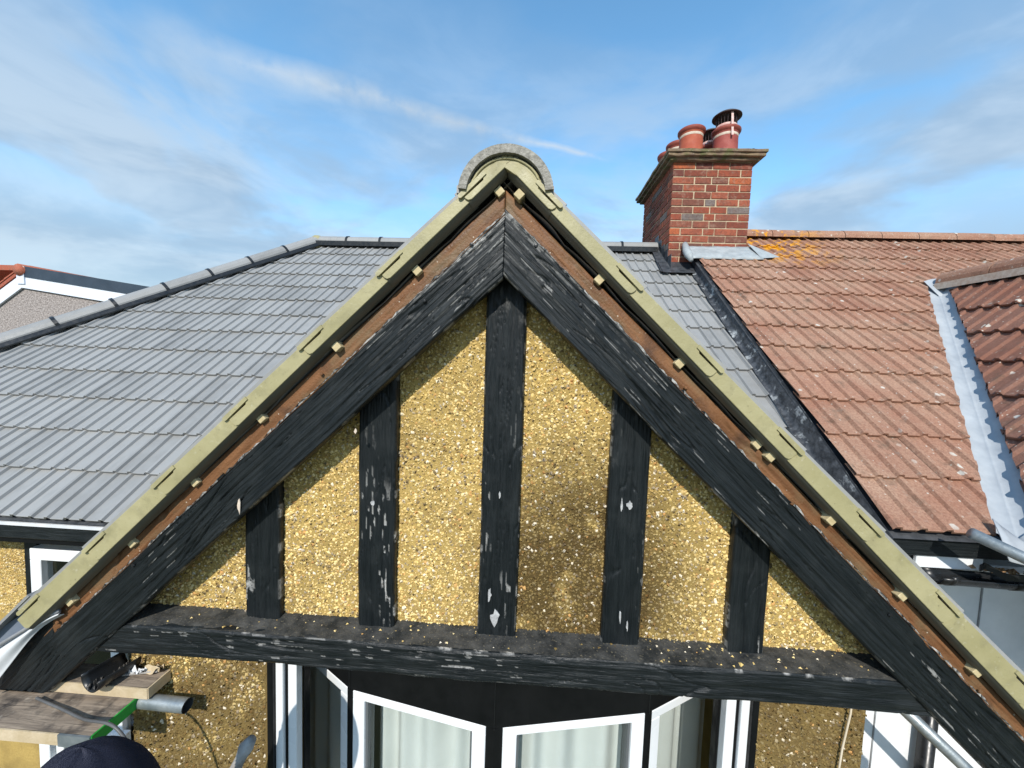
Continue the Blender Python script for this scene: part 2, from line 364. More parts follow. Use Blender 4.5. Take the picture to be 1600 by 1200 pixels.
def m_brick():
    m = mat('chimney_brick', (.3, .1, .06), .88, .2); t = NT(m); r = t.rand()
    c = t.ramp(r, [(0, (.29, .075, .042)), (.18, (.21, .060, .038)), (.36, (.34, .098, .055)), (.52, (.19, .075, .052)), (.66, (.27, .088, .055)), (.80, (.155, .055, .042)), (.87, (.42, .115, .048)), (.94, (.20, .17, .155))], True)
    c = t.mix(t.mr(t.noise(t.pos, 45, 5, .7), .42, .7, 0, .65), c, (.10, .048, .038)); c = t.mix(t.mr(t.noise(t.pos, 22, 4), .54, .72, 0, .5), c, (.34, .22, .16)); c = t.mix(t.mr(t.noise(t.pos, 5, 4), .5, .75, 0, .5), c, (.07, .05, .042))
    t.col(c); t.bump(t.noise(t.pos, 150, 5, .7), .7, .006); return m
BRICK = m_brick()
MORTAR = simple('chimney_mortar', (.42, .33, .215), (.54, .44, .30), 25, .95, .6, 160)
CAPM = None
def m_cap():
    m = mat('mossy_cap_tile', (.2, .15, .1), .9, .2); t = NT(m)
    c = t.mix(t.mr(t.noise(t.pos, 14, 5), .35, .65), (.26, .19, .115), (.17, .115, .085)); c = t.mix(t.mr(t.noise(t.pos, 10, 5), .5, .62, 0, .85), c, (.12, .125, .05))
    c = t.mix(t.mr(t.noise(t.pos, 50, 4), .58, .7, 0, .7), c, (.36, .31, .23)); t.col(c); t.bump(t.noise(t.pos, 70, 5, .7), .9, .01); return m
CAPM = m_cap()
POTM = simple('terracotta_pot', (.36, .075, .04), (.46, .12, .06), 9, .7, .2, 90)
RUST = simple('rusty_pot_rim', (.20, .042, .03), (.30, .07, .045), 18, .65, .3, 90)
COWLM = simple('dark_cowl_metal', (.03, .022, .022), (.075, .045, .04), 20, .5)
STRAP = simple('faded_strap', (.62, .33, .28), (.72, .55, .50), 25, .6)
PALEM = simple('mortar_smear', (.52, .40, .30), (.68, .60, .50), 30, .9, .4, 120)
GLASS = bpy.data.materials.new('window_glass'); GLASS.use_nodes = True; gn = GLASS.node_tree; gn.nodes.clear()
g_o = gn.nodes.new('ShaderNodeOutputMaterial'); g_m = gn.nodes.new('ShaderNodeMixShader'); g_t = gn.nodes.new('ShaderNodeBsdfTransparent'); g_g = gn.nodes.new('ShaderNodeBsdfGlossy'); g_f = gn.nodes.new('ShaderNodeLayerWeight')
g_t.inputs[0].default_value = (.945, .965, .955, 1); g_g.inputs['Roughness'].default_value = .01; g_f.inputs[0].default_value = .5; g_p = gn.nodes.new('ShaderNodeMath'); g_p.operation = 'POWER'; g_p.inputs[1].default_value = 4.0; gn.links.new(g_f.outputs['Facing'], g_p.inputs[0]); g_a = gn.nodes.new('ShaderNodeMath'); g_a.operation = 'MULTIPLY_ADD'; g_a.inputs[1].default_value = .8; g_a.inputs[2].default_value = .05; gn.links.new(g_p.outputs[0], g_a.inputs[0])
gn.links.new(g_a.outputs[0], g_m.inputs[0]); gn.links.new(g_t.outputs[0], g_m.inputs[1]); gn.links.new(g_g.outputs[0], g_m.inputs[2]); gn.links.new(g_m.outputs[0], g_o.inputs[0])
CURT = simple('net_curtain', (.62, .64, .63), (.72, .73, .72), 3, .9)
DARKIN = mat('dark_room', (.02, .022, .022), .9)
GRASSM = simple('ground_cover', (.07, .085, .04), (.12, .12, .08), .4, .95)
SEAL = mat('grey_gasket', (.10, .11, .115), .5)
FARW = None
def m_farwall():
    m = mat('grey_pebbledash', (.3, .27, .25), .95, .2); t = NT(m)
    c = t.mix(t.mr(t.noise(t.pos, 24, 5, .75), .38, .62), (.17, .145, .135), (.46, .41, .38)); t.col(c); t.bump(t.noise(t.pos, 30, 4), .7, .03); return m
FARW = m_farwall()

# ------------------------------------------------------------------ geometry constants (metres; z = 0 at the gable apex)
YR, ZR, PM = 4.1513, 0.9125, 0.7313           # main ridge line and pitch
CM = 1/math.hypot(1, PM); SM = PM*CM; TH = math.atan(PM)
YE, ZE = 0.844, -1.506                        # grey eaves
DZ2 = 0.1785                                  # the red roof lies this much higher
TG, TGB, XV = 0.953, 0.948, 0.014             # gable roof pitch, barge board pitch, roof centre line
CG = 1/math.hypot(1, TG); SG = TG*CG
XC = 0.0087                                   # centre line of the gable
YB, YBEAM, YW, YP = 0.041, 0.052, 0.144, 0.113   # barge front, beam front, wall, post front; gable and scaffold items scaled about camera
XPARTY = 1.94
def xpe(y): return 1.850+.039*(y-.84)          # party line skewed to follow the red roof edge in image pixels
GAUGE = .3136
def zmain(y, dz=0): return ZR + dz - PM*(YR-y)

# ------------------------------------------------------------------ ground
g = MB(); g.box((-300, -300, -6.9), (300, 600, -6.6)); go = g.build('ground', GRASSM); go['kind'] = 'structure'

# ================================================================== OUR HOUSE
HB = (0, 1.0, -6.6)
house = thing('half_timbered_house', HB, 'yellow pebbledashed house with black timber gable and grey tiled roof', 'house')

def relief_board(org, ua, ub, L, Wd, th, nu, nv, seed, wearfn=None, amp=1.0, zmin=None, ngrain=(7, 95), edge=.006):
    """front face looks to -y; org is the corner, ua along, ub across (unit-ish vectors, metres per unit)."""
    s = np.linspace(0, L, nu); t = np.linspace(0, Wd, nv)
    Sg, Tg = np.meshgrid(s, t, indexing='ij')
    gr = fbm2(Sg*ngrain[0], Tg*ngrain[1], seed, 3)
    wp = fbm2(Sg*3, Tg*8, seed+5, 2)
    rid = np.abs(noise2(Sg*4.5+3, Tg*55+wp*9, seed+9)-.5)
    crack = np.clip(1-rid/.045, 0, 1)*(noise2(Sg*6, Tg*14, seed+31) > .40)
    knot = np.clip(noise2(Sg*2.2, Tg*9, seed+77)-.8, 0, 1)*5
    d = ((gr-.5)*.0058 + (wp-.5)*.004 - crack*.0048 + knot*.002)*amp
    ed = np.minimum(Tg, Wd-Tg); rag = noise2(Sg*22, Tg*0, seed+3)*.004+.0015
    d = d - np.clip(1-ed/(edge+rag), 0, 1)**2*.006
    P = np.zeros((nu, nv, 3))
    for k in range(3): P[..., k] = org[k] + ua[k]*Sg + ub[k]*Tg
    tr = ub[0] == 0
    # slightly wavering edges
    wv = (noise2(Sg*6, Sg*0, seed+41)-.5)*.006*amp
    P[..., 2] += wv*(1 if ub[0] == 0 else 0)
    P[..., 0] += wv*(0 if ub[0] == 0 else 1)*.6
    P[..., 1] -= d
    if zmin is not None: P[..., 2] = np.maximum(P[..., 2], zmin)
    mb = MB(); mb.grid(P)
    # skirt
    ring = [(i, 0) for i in range(nu)] + [(nu-1, j) for j in range(1, nv)] + [(i, nv-1) for i in range(nu-2, -1, -1)] + [(0, j) for j in range(nv-2, 0, -1)]
    k = len(mb.v); n = len(ring)
    for i, j in ring: p = P[i, j]; mb.v.append((p[0], org[1]+th, p[2]))
    for q in range(n):
        a = ring[q]; b = ring[(q+1) % n]
        mb.f.append((a[0]*nv+a[1], b[0]*nv+b[1], k+(q+1) % n, k+q))
    mb.f.append(tuple(k+q for q in range(n)))
    wear = np.zeros((nu, nv)) if wearfn is None else wearfn(Sg, Tg, d)
    wv_ = np.concatenate([wear.reshape(-1), np.zeros(n)])
    return mb, wv_
def put_wear(o, w):
    a = o.data.attributes.new('wear', 'FLOAT', 'POINT'); a.data.foreach_set('value', np.asarray(w, np.float32)[:len(o.data.vertices)])

# --- gable wall: bed + stones
def stones(name, parent, inside, x0, x1, z0, z1, y, step, seed, rmin, rmax, matl=None):
    rs = np.random.RandomState(seed)
    nx, nz = int((x1-x0)/step), int((z1-z0)/step)
    gx, gz = np.meshgrid(x0+(np.arange(nx)+.5)*step, z0+(np.arange(nz)+.5)*step, indexing='ij')
    gx = (gx+rs.uniform(-.5, .5, gx.shape)*step).ravel(); gz = (gz+rs.uniform(-.5, .5, gz.shape)*step).ravel()
    keep = np.array([inside(a, b) for a, b in zip(gx, gz)]); gx, gz = gx[keep], gz[keep]; n = len(gx)
    a = rmin+(rmax-rmin)*rs.uniform(0, 1, n)**1.5; b = a*rs.uniform(.5, .95, n); hgt = a*rs.uniform(.55, 1.15, n); th = rs.uniform(0, math.pi, n)
    ct, st = np.cos(th), np.sin(th)
    tx, tz = rs.uniform(-.5, .5, n)*a, rs.uniform(-.5, .5, n)*a
    V = np.zeros((n, 6, 3)); yy = y - rs.uniform(-.001, .0012, n)
    for k, (p, q) in enumerate(((1, .15), (.1, 1), (-1, -.12), (-.18, -1))):
        V[:, k, 0] = gx + p*a*ct - q*b*st; V[:, k, 2] = gz + p*a*st + q*b*ct; V[:, k, 1] = yy - hgt*.15*((k % 2)*2-1)
    V[:, 4, 0] = gx+tx*.6; V[:, 4, 2] = gz+tz*.6; V[:, 4, 1] = yy-hgt
    V[:, 5, 0] = gx-tx*.5; V[:, 5, 2] = gz-tz*.5+.2*b; V[:, 5, 1] = yy-hgt*.9
    F = [(0, 1, 4), (1, 5, 4), (1, 2, 5), (2, 3, 5), (3, 4, 5), (3, 0, 4)]
    B = base_of(parent); V = V.reshape(-1, 3)-np.array(B)
    Fa = (np.arange(n)[:, None, None]*6 + np.array(F)[None]).reshape(-1, 3)
    me = bpy.data.meshes.new(name); me.vertices.add(len(V)); me.vertices.foreach_set('co', V.ravel())
    me.loops.add(Fa.size); me.loops.foreach_set('vertex_index', Fa.ravel().astype(np.int32))
    me.polygons.add(len(Fa)); me.polygons.foreach_set('loop_start', (np.arange(len(Fa))*3).astype(np.int32)); me.polygons.foreach_set('loop_total', np.full(len(Fa), 3, np.int32))
    me.update(); me.validate()
    me.materials.append(matl or PEB); me.polygons.foreach_set('use_smooth', np.ones(len(Fa), bool))
    o = bpy.data.objects.new(name, me); COL.objects.link(o); o.parent = parent; o['kind'] = 'stuff'; BASES[o.name] = B
    return o

wall = MB(); wall.prism([(-1.472, YW, -1.5275), (1.4896, YW, -1.5275), (XC, YW, -.092)], (0, .1, 0))
gw = part(wall, 'gable_wall', BED, house)
POSTS = [(-0.8094, -0.6942), (-0.4328, -0.3131), (-0.0425, 0.0791), (0.3487, 0.4667), (0.7308, 0.8424)]
ZBB = -1.425
def in_gable(x, z):
    if z > -.222-TGB*abs(x-XC): return False
    return not any(a+.004 < x < b-.004 for a, b in POSTS)
stones('pebbledash', gw, in_gable, -1.30, 1.31, ZBB-.01, -.22, YW, .0088, 3, .0031, .0084)

# --- lower walls under the beam, either side of the bay
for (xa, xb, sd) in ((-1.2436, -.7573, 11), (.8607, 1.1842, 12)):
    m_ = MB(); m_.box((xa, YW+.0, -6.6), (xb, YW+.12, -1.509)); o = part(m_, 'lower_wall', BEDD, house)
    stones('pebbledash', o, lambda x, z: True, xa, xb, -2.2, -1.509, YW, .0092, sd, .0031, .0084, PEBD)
m_ = MB(); m_.box((-1.2436, YW+.12, -6.6), (-1.15, 1.1, -1.53)); m_.box((1.09, YW+.12, -6.6), (1.1842, 1.1, -1.53)); part(m_, 'side_wall', BED, house)
# main wall, left part in yellow pebbledash
m_ = MB(); m_.box((-5.3, 1.10, -6.6), (-1.15, 1.22, -1.55)); m_.box((1.09, 1.10, -6.6), (XPARTY, 1.22, -1.55)); mw = part(m_, 'main_wall', BED, house)
stones('pebbledash', mw, lambda x, z: not (-2.955 < x and z < -1.775), -3.5, -1.9, -2.25, -1.63, 1.10, .0095, 21, .004, .0075)

# --- posts
def post_wear(seed):
    def fn(s, t, d):
        reg = np.clip((noise2(s*4, t*9, seed)-.58)*5, 0, 1)*np.clip((s/s.max()-.25)*2.2, .12, 1)
        w = (noise2(s*24, t*150, seed+1) > .80)*reg
        e = np.clip(1-np.minimum(t, t.max()-t)/.004, 0, 1)*.55*(noise2(s*24, t, seed+2) > .62)
        return np.clip(w+e, 0, 1)
    return fn
for i, (a, b) in enumerate(POSTS):
    xm = (a+b)/2; zt = -.262-TGB*max(0, abs(xm-XC)-.055); L = zt-(ZBB-.01)
    mb, wv = relief_board((a, YP, zt), (0, 0, -1), (1, 0, 0), L, b-a, YW-YP+.01, int(L*200)+8, 46, 100+i*7, post_wear(200+i), .8)
    o = part(mb, 'timber_post', BLK_V, house, smooth=True); put_wear(o, wv)
# bare patches where the paint has flaked off the posts
def patch(name, pts, y, matl, parent, th=.0025):
    mb = MB(); mb.prism([(x, y, z) for x, z in pts], (0, th, 0)); return part(mb, name, matl, parent)
FLAKE = simple('bare_grey_wood', (.26, .26, .26), (.50, .50, .49), 60, .85, .4, 200)
def blob(cx, cz, rx, rz, n, seed):
    q = random.Random(seed); return [(cx+rx*math.cos(2*math.pi*k/n)*q.uniform(.45, 1.1), cz+rz*math.sin(2*math.pi*k/n)*q.uniform(.45, 1.1)) for k in range(n)]
for cx, cz, rx, rz, sd in ((0.0142, -1.3583, 0.0173, 0.03, 1), (-0.0059, -1.2852, 0.0064, 0.0273, 2), (0.4127, -0.9726, 0.0109, 0.0146, 3), (0.016, -0.9625, 0.0046, 0.0127, 4), (-0.3844, -1.011, 0.0073, 0.0091, 5), (0.3881, -0.9744, 0.0036, 0.0255, 6), (0.4018, -1.3263, 0.0046, 0.0273, 8), (0.4246, -1.3538, 0.0036, 0.0218, 9)):
    patch('paint_flake', blob(cx, cz, rx, rz, 11, sd), YP-.0045, FLAKE, house, .003)

# --- bressumer beam: front, sloping ledge on top, soffit
mb, wv = relief_board((-1.3625, YBEAM, -1.425), (1, 0, -.0012), (0, 0, -1), 2.742, .0987, .09, 620, 34, 301,
                      lambda s, t, d: np.clip((noise2(s*30, t*60, 5)-.70)/.1, 0, 1)*np.clip(1-t/.010, 0, 1)*.9 + .55*(noise2(s*20, t*330, 6) > .88)*(noise2(s*3, t*9, 16) > .62), 1.1)
o = part(mb, 'bressumer_beam', BLK_H, house, smooth=True); put_wear(o, wv)
n1, n2 = 240, 12
Sg, Tg = np.meshgrid(np.linspace(-1.36, 1.375, n1), np.linspace(0, 1, n2), indexing='ij')
Pz = np.stack([Sg, YBEAM+.002+Tg*(YW-YBEAM), -1.4245+Tg*.010+(fbm2(Sg*18, Tg*5, 8)-.5)*.006], -1)
LEDGE = None
def m_ledge():
    m = mat('dusty_black_ledge', (.03, .03, .03), .75, .3); t = NT(m)
    c = t.mix(t.mr(t.noise(t.pos, 18, 6, .65), .35, .7), (.016, .018, .018), (.085, .082, .074)); c = t.mix(t.mr(t.noise(t.pos, 140, 4), .6, .72, 0, .8), c, (.20, .17, .11))
    t.col(c); t.bump(t.noise(t.pos, 120, 5, .7), .6, .005); return m
LEDGE = m_ledge()
mb = MB(); mb.grid(Pz); part(mb, 'beam_ledge', LEDGE, house, smooth=True)
# fallen chips on the ledge
def grit(x, z):
    return True
rs = np.random.RandomState(5); mb = MB()
for k in range(110):
    x = rs.uniform(-1.1, 1.2); x = x if rs.rand() < .35 else rs.normal([-.25, .72, .55][rs.randint(3)], .22)
    if abs(x) > 1.2: continue
    y = rs.uniform(YBEAM+.006, YW-.006); z = -1.4235+(y-YBEAM)/.1*.010; r_ = rs.uniform(.0022, .0062)*(1.6 if rs.rand() < .06 else 1)
    a = rs.uniform(0, 6.28); pts = [(x+r_*math.cos(a+q*2.1)*rs.uniform(.6, 1.2), y+r_*math.sin(a+q*2.1)*rs.uniform(.6, 1.2), z) for q in range(3)]
    mb.add(pts+[(x, y, z+r_*.7)], [(0, 1, 3), (1, 2, 3), (2, 0, 3)])
o = part(mb, 'fallen_chips', PEB, house); o['kind'] = 'stuff'

# --- barge boards (black face with a bare brown strip along the top)
for sx, BK, BR, sd in ((-1, BLK_L, BRN_L, 401), (1, BLK_R, BRN_R, 431)):
    def wf(s, t, d, sx=sx):
        top = np.clip(1-t/.022, 0, 1); ap = np.clip(1-s/.55, 0, 1)
        w = np.clip(1-t/(.004+.016*ap), 0, 1)*(.35+.8*ap)*(noise2(s*45, t*110, 11+sx) > .45) + np.clip(1-(t.max()-t)/.006, 0, 1)*.55*(noise2(s*34, t*10, 12) > .58)
        w += ap**1.5*.5*(noise2(s*12, t*260, 14+sx) > .74)*np.clip(1-t/.17, 0, 1) + .5*(noise2(s*16, t*200, 15+sx) > .88)*(noise2(s*3, t*7, 18+sx) > .5)
        return np.clip(w, 0, 1)
    mb, wv = relief_board((XC, YB, -.141 if sx < 0 else -.130), (sx, 0, -TGB), (0, 0, -1), 1.609 if sx < 0 else 1.95, .175 if sx < 0 else .182, .035, 560, 60, sd, wf, 1.3, zmin=-1.669 if sx < 0 else -2.4)
    if sx > 0:
        for q in range(len(mb.v)): mb.v[q] = (mb.v[q][0]+.0015, mb.v[q][1], mb.v[q][2])
    bo = part(mb, 'barge_board', BK, house, smooth=True); put_wear(bo, wv)
    mb, _ = relief_board((XC+sx*.001, YB+.006, -.073), (sx, 0, -TGB), (0, 0, -1), 1.44 if sx < 0 else 1.80, .075, .032, 300, 14, sd+9, None, .9)
    o = part(mb, 'bare_wood_strip', BR, bo, smooth=True)
    # black tail beyond the bare strip
    mb, wv = relief_board((XC+sx*(1.403 if sx < 0 else 1.76), YB+.003, -.073-TGB*(1.403 if sx < 0 else 1.76)), (sx, 0, -TGB), (0, 0, -1), .22, .0914, .034, 40, 14, sd+19, None, 1, zmin=-1.664 if sx < 0 else -2.4)
    o = part(mb, 'barge_tail', BK, bo, smooth=True); put_wear(o, wv)
    # ragged paint lip between strip and face
    mb = MB(); q = random.Random(sd)
    xs = [k*.012 for k in range(int((1.40 if sx < 0 else 1.76)/.012))]
    lo_ = [(XC+sx*x, YB-.0032, (-.144 if sx < 0 else -.133)-TGB*x) for x in xs]; hi_ = [(XC+sx*x, YB-.0032, (-.144 if sx < 0 else -.133)-TGB*x+q.choice((.001, .002, .004, .006, .009))) for x in xs]
    for k in range(len(xs)-1): mb.add([lo_[k], lo_[k+1], hi_[k+1], hi_[k]], [(0, 1, 2, 3)])
    o = part(mb, 'paint_lip', BK, bo); put_wear(o, [.9 if rnd.random() < .5 else 0 for _ in range(len(o.data.vertices))])
    # nail heads
    for x, v in ((.09, .07), (.22, .13), (.52, .02), (.83, .05), (1.12, .10), (1.38, .03)):
        mb = MB(); mb.lathe((0, 0, 0), [(0.0, .0035), (.0045, .003), (.006, 0)], 8); o = None
        vs = [(XC+sx*x+a, YB-c_-.001, -.10-TGB*x-v*.6+b) for a, b, c_ in mb.v]; mb.v = vs; part(mb, 'nail_head', BLACKP if v > .05 else BR, bo)
# pale bird-lime streaks on the left board
patch('lime_streak', blob(-0.7637, -1.011, .0055, .029, 12, 61), YB-.006, PALEM, house); patch('lime_streak', blob(-0.4072, -0.7687, .0045, .009, 9, 62), YB-.006, PALEM, house)

# --- underlay, battens, verge units
def slope_pt(sx, s, n, y):   # s down the slope from the apex, n perpendicular upwards
    return Vector((XV + sx*(s*CG + n*SG), y, -s*SG + n*CG))
for sx in (-1, 1):
    mb = MB(); P_ = []
    for i in range(150):
        s = .02+i*((1.98 if sx < 0 else 2.35)/149); row = []
        wv = (fbm2(np.array(s*5.0), np.array(0.3+sx), 71, 2)-.5)*.030
        for j in range(7):
            t = j/6; row.append(slope_pt(sx, s, -.0500+abs(wv)*.9*(1-t)*(1-t)+.004*(t > .1), .037+t*.20+(fbm2(np.array(s*7.0), np.array(2.+sx), 73, 2)-.5)*.012*(1-t)))
        P_.append(row)
    mb.grid([[tuple(p) for p in r] for r in P_]); part(mb, 'underlay_sheet', MEMB, house, smooth=True)
    mb = MB(); mb.grid([[tuple(slope_pt(sx, .05+i*.21, -.044, .07+j*1.0)) for j in range(3)] for i in range(11)]); part(mb, 'underlay_lining', TEAL, house)
    ss = {-1: [0.074, 0.39, 0.708, 1.022, 1.314, 1.607, 1.892], 1: [0.09, 0.409, 0.728, 1.038, 1.084, 1.327, 1.621, 1.912, 2.22]}[sx]
    for k, s in enumerate(ss):
        mb = MB(); a = slope_pt(sx, s-.0115, -.057-.006*s, 0); b = slope_pt(sx, s+.0115, -.057-.006*s, 0); c_ = slope_pt(sx, s+.0115, -.035-.006*s, 0); d_ = slope_pt(sx, s-.0115, -.035-.006*s, 0)
        y0 = .028+rnd.uniform(-.004, .006); tw = rnd.uniform(-.003, .003)
        mb.prism([(p.x+tw, y0, p.z) for p in (a, b, c_, d_)], (0, .9, 0)); part(mb, 'batten', BATTEN, house, bevel=.0012)
    # dry verge units
    s0 = .394 if sx < 0 else .4256
    clips = [s0+.305*k for k in range(-1, 6 if sx < 0 else 7)]
    for k, cs in enumerate(clips):
        top = cs-.305+.055; bot = cs+.072
        if k == 0: top = 0.0
        if k == len(clips)-1 and sx < 0: bot = cs+.10
        mb = MB()
        yu, yl = .004+rnd.uniform(-.0008, .0008), -.001+rnd.uniform(-.0012, .0012)
        def F(s, n, dy=0): 
            f_ = (s-top)/(bot-top); p = slope_pt(sx, s, n, yu+(yl-yu)*f_+dy); return (p.x, p.y, p.z)
        if k == 0:   # mitre at the apex
            def clampx(p): return p
        else: clampx = lambda p: p
        lo_n = lambda s: -.0230-.0140*s*CG
        hi_n = lambda s: .006+.0055*s*CG
        h_ = hi_n(cs); outline = [F(top, lo_n(top)), F(bot-.012, lo_n(bot)), F(bot-.003, lo_n(bot)+.004), F(bot, lo_n(bot)+.012), F(bot, h_-.014), F(cs+.004, h_-.014), F(cs, h_-.009), F(cs-.006, h_), F(top, hi_n(top))]
        if k == 0: outline[0] = (XV+sx*.0008, yu, -.031); outline[-1] = (XV+sx*.0008, yu, .006)
        n_ = len(outline); back = [(p[0], p[1]+.004, p[2]) for p in outline]
        mb.add(outline+back, [tuple(range(n_)), tuple(range(2*n_-1, n_-1, -1))]+[(i, n_+i, n_+(i+1) % n_, (i+1) % n_) for i in range(n_)])
        vu = part(mb, 'verge_unit', OLIVE, house, bevel=.0012)
        # rolled return along the bottom
        mb = MB(); prof = [(0, 0), (.003, -.0025), (.010, -.0068), (.020, -.0100), (.034, -.0118)]
        s_a, s_b = (.0 if k == 0 else top), bot
        ga = []
        for s in (s_a, s_b):
            row = []
            for dy, nn in prof:
                p = F(s, lo_n(s)+nn, dy+.003)
                if k == 0 and s == s_a: p = (XV+sx*.0008, p[1], -.031+nn*1.3)
                row.append(p)
            ga.append(row)
        mb.grid(ga); part(mb, 'verge_return', VLIP, vu, smooth=True)
        # raised tab at the lap with its rounded end
        mb = MB(); tab = []
        a0, a1, nc, rr_ = cs-.012, cs+.078, hi_n(cs)-.0045, .0062
        for q in range(7): an = -math.pi/2+math.pi*q/6; tab.append(F(a1+rr_*math.cos(an), nc+rr_*math.sin(an), -.0035))
        tab += [F(a0, nc+rr_, -.0035), F(a0, nc-rr_+.002, -.0035)]
        mb.prism(tab, (0, .010, 0)); part(mb, 'lap_tab', OLIVE, vu)
    # gable slope tile courses (edge-on from the front)
    mb = MB()
    ends = [cs+.085 for cs in clips]; prev = 0.02
    for k, e in enumerate(ends):
        for (sa, sb) in ((prev-.06 if k else .02, e),):
            na, nb = .006+.0055*sa*CG-.010, .006+.0055*sb*CG+.013
            pts = []
            for s, n in ((sa, na), (sb, nb-.016), (sb, nb), (sa, na+.016)):
                p = slope_pt(sx, s, n, 0); pts.append(p)
            y1 = [YR-(ZR-p.z)/PM+.10 for p in pts]
            fr = [(p.x, .004+rnd.uniform(0, .003), p.z) for p in pts]; bk = [(p.x, y, p.z) for p, y in zip(pts, y1)]
            mb.add(fr+bk, [(0, 1, 2, 3), (7, 6, 5, 4), (0, 4, 5, 1), (1, 5, 6, 2), (2, 6, 7, 3), (3, 7, 4, 0)])
        prev = e
    part(mb, 'gable_roof_slope', GREY, house)

# --- ridge end: half-round concrete ridge with olive end plate
def arc_strip(cx, cz, ro, ri, y0, y1, a0, a1, n, jit=0, seed=1):
    q = random.Random(seed); mb = MB(); P_ = []
    for i in range(n+1):
        a = a0+(a1-a0)*i/n; c_, s_ = math.cos(a), math.sin(a)
        j = lambda: q.uniform(-jit, jit)
        P_.append([(cx+c_*(ri+j()), y0+j(), cz+s_*(ri+j())), (cx+c_*(ro+j()), y0+j(), cz+s_*(ro+j())), (cx+c_*ro, y1, cz+s_*ro), (cx+c_*ri, y1, cz+s_*ri)])
    for i in range(n):
        k = len(mb.v); mb.v += P_[i]+P_[i+1]
        mb.f += [(k, k+1, k+5, k+4), (k+1, k+2, k+6, k+5), (k+3, k, k+4, k+7), (k+2, k+3, k+7, k+6)]
    for E_ in (P_[0], P_[-1]):
        mb.add(E_, [(0, 1, 2, 3)])
    return mb
RCX, RCZ, RO = .013, -.110, .127
ya = -.012
o = None
yy = ya
for k in range(7):
    rt = part(arc_strip(RCX*(1 if k == 0 else .4), RCZ, RO, RO-.022, yy, yy+.44, math.radians(-2 if k else 6), math.radians(182 if k else 174), 110 if k == 0 else 18, .0003 if k == 0 else 0, 5+k), 'ridge_tile', RIDGEC if k == 0 else GREY, house)
    yy += .445
mb = MB(); pts = []
for i in range(29):
    a = math.radians(9+162*i/28); pts.append((RCX+(RO-.026)*math.cos(a), .004, RCZ+(RO-.026)*math.sin(a)*1.0))
pts += [(-.094, .004, -.093), (.004, .004, -.034), (.112, .004, -.101)]
k = len(pts)
mb.prism(pts, (0, .02, 0)); ep = part(mb, 'ridge_end_plate', OLIVE, house, bevel=.001)
mb = MB(); mb.tube([(RCX+(RO-.030)*math.cos(math.radians(a)), .003, RCZ+(RO-.030)*math.sin(math.radians(a))) for a in range(12, 169, 6)], .004, 6); part(mb, 'end_plate_rim', OLIVE, ep, smooth=True)
for sx in (-1, 1):   # mortar-coloured filler blocks under the ridge ends
    mb = MB(); mb.box((RCX+sx*.118-.014, .0, -.105), (RCX+sx*.118+.010, .2, -.085)); part(mb, 'ridge_bed', GREY, house)

# --- main grey roof: tiles one by one
def tile_mesh(name, w, L, thick, ribs, matl, gap=.004):
    """u: 0..w across (x), v: 0..L up the slope (y), height z. Origin at the lower left corner on the underside."""
    prof = [(0.0015, thick-.004), (.004, thick)]
    for r_, rw, rh in ribs: prof += [(r_, thick), (r_+rw*.22, thick+rh), (r_+rw*.78, thick+rh), (r_+rw, thick)]
    prof += [(w-.002, thick), (w-.0015, thick-.005)]
    n = len(prof); vs = [(u, 0.0, z-.0015) for u, z in prof] + [(u, .004, z) for u, z in prof] + [(u, L, z) for u, z in prof] + [(u, .003, max(gap, z-thick+gap)) for u, z in prof]
    fs = []
    for i in range(n-1):
        fs += [(i, i+1, n+i+1, n+i), (n+i, n+i+1, 2*n+i+1, 2*n+i), (3*n+i, 3*n+i+1, i+1, i)]
    fs += [(0, n, 2*n, 3*n), (n-1, 3*n+n-1, 2*n+n-1, n+n-1)]
    me = bpy.data.meshes.new(name); me.from_pydata(vs, [], fs); me.update(); me.materials.append(matl); return me
TW = .2005
GT = tile_mesh('grey_tile', TW, .40, .019, [(.006, .028, .0145), (.094, .032, .0145)], GREY)
RT = tile_mesh('red_tile', .232, .40, .027, [(.004, .042, .017), (.118, .042, .017)], RED, .011)
RT2 = tile_mesh('shaded_red_tile', .232, .40, .030, [(.004, .042, .019), (.118, .042, .019)], RED2, .010)
TILT = math.atan(.023/GAUGE)*.9
def tile_matrix(x, s, dz, jr=.0):
    """s = distance up the main slope from the eaves"""
    y = YE + s*CM; z = zmain(y, dz)
    return Matrix.Translation((x, y, z)) @ Matrix.Rotation(TH-TILT*1.0, 4, 'X') @ Matrix.Rotation(rnd.gauss(0, jr), 4, 'Z') @ Matrix.Rotation(rnd.gauss(0, jr), 4, 'Y')
def clip_tile(me, M, co, no, name):
    bm = bmesh.new(); bm.from_mesh(me); bm.transform(M)
    bmesh.ops.bisect_plane(bm, geom=bm.verts[:]+bm.edges[:]+bm.faces[:], plane_co=co, plane_no=no, clear_outer=True)
    if not bm.faces: bm.free(); return None
    bm.transform(M.inverted()); m2 = bpy.data.meshes.new(name); bm.to_mesh(m2); bm.free(); m2.materials.append(me.materials[0]); return m2
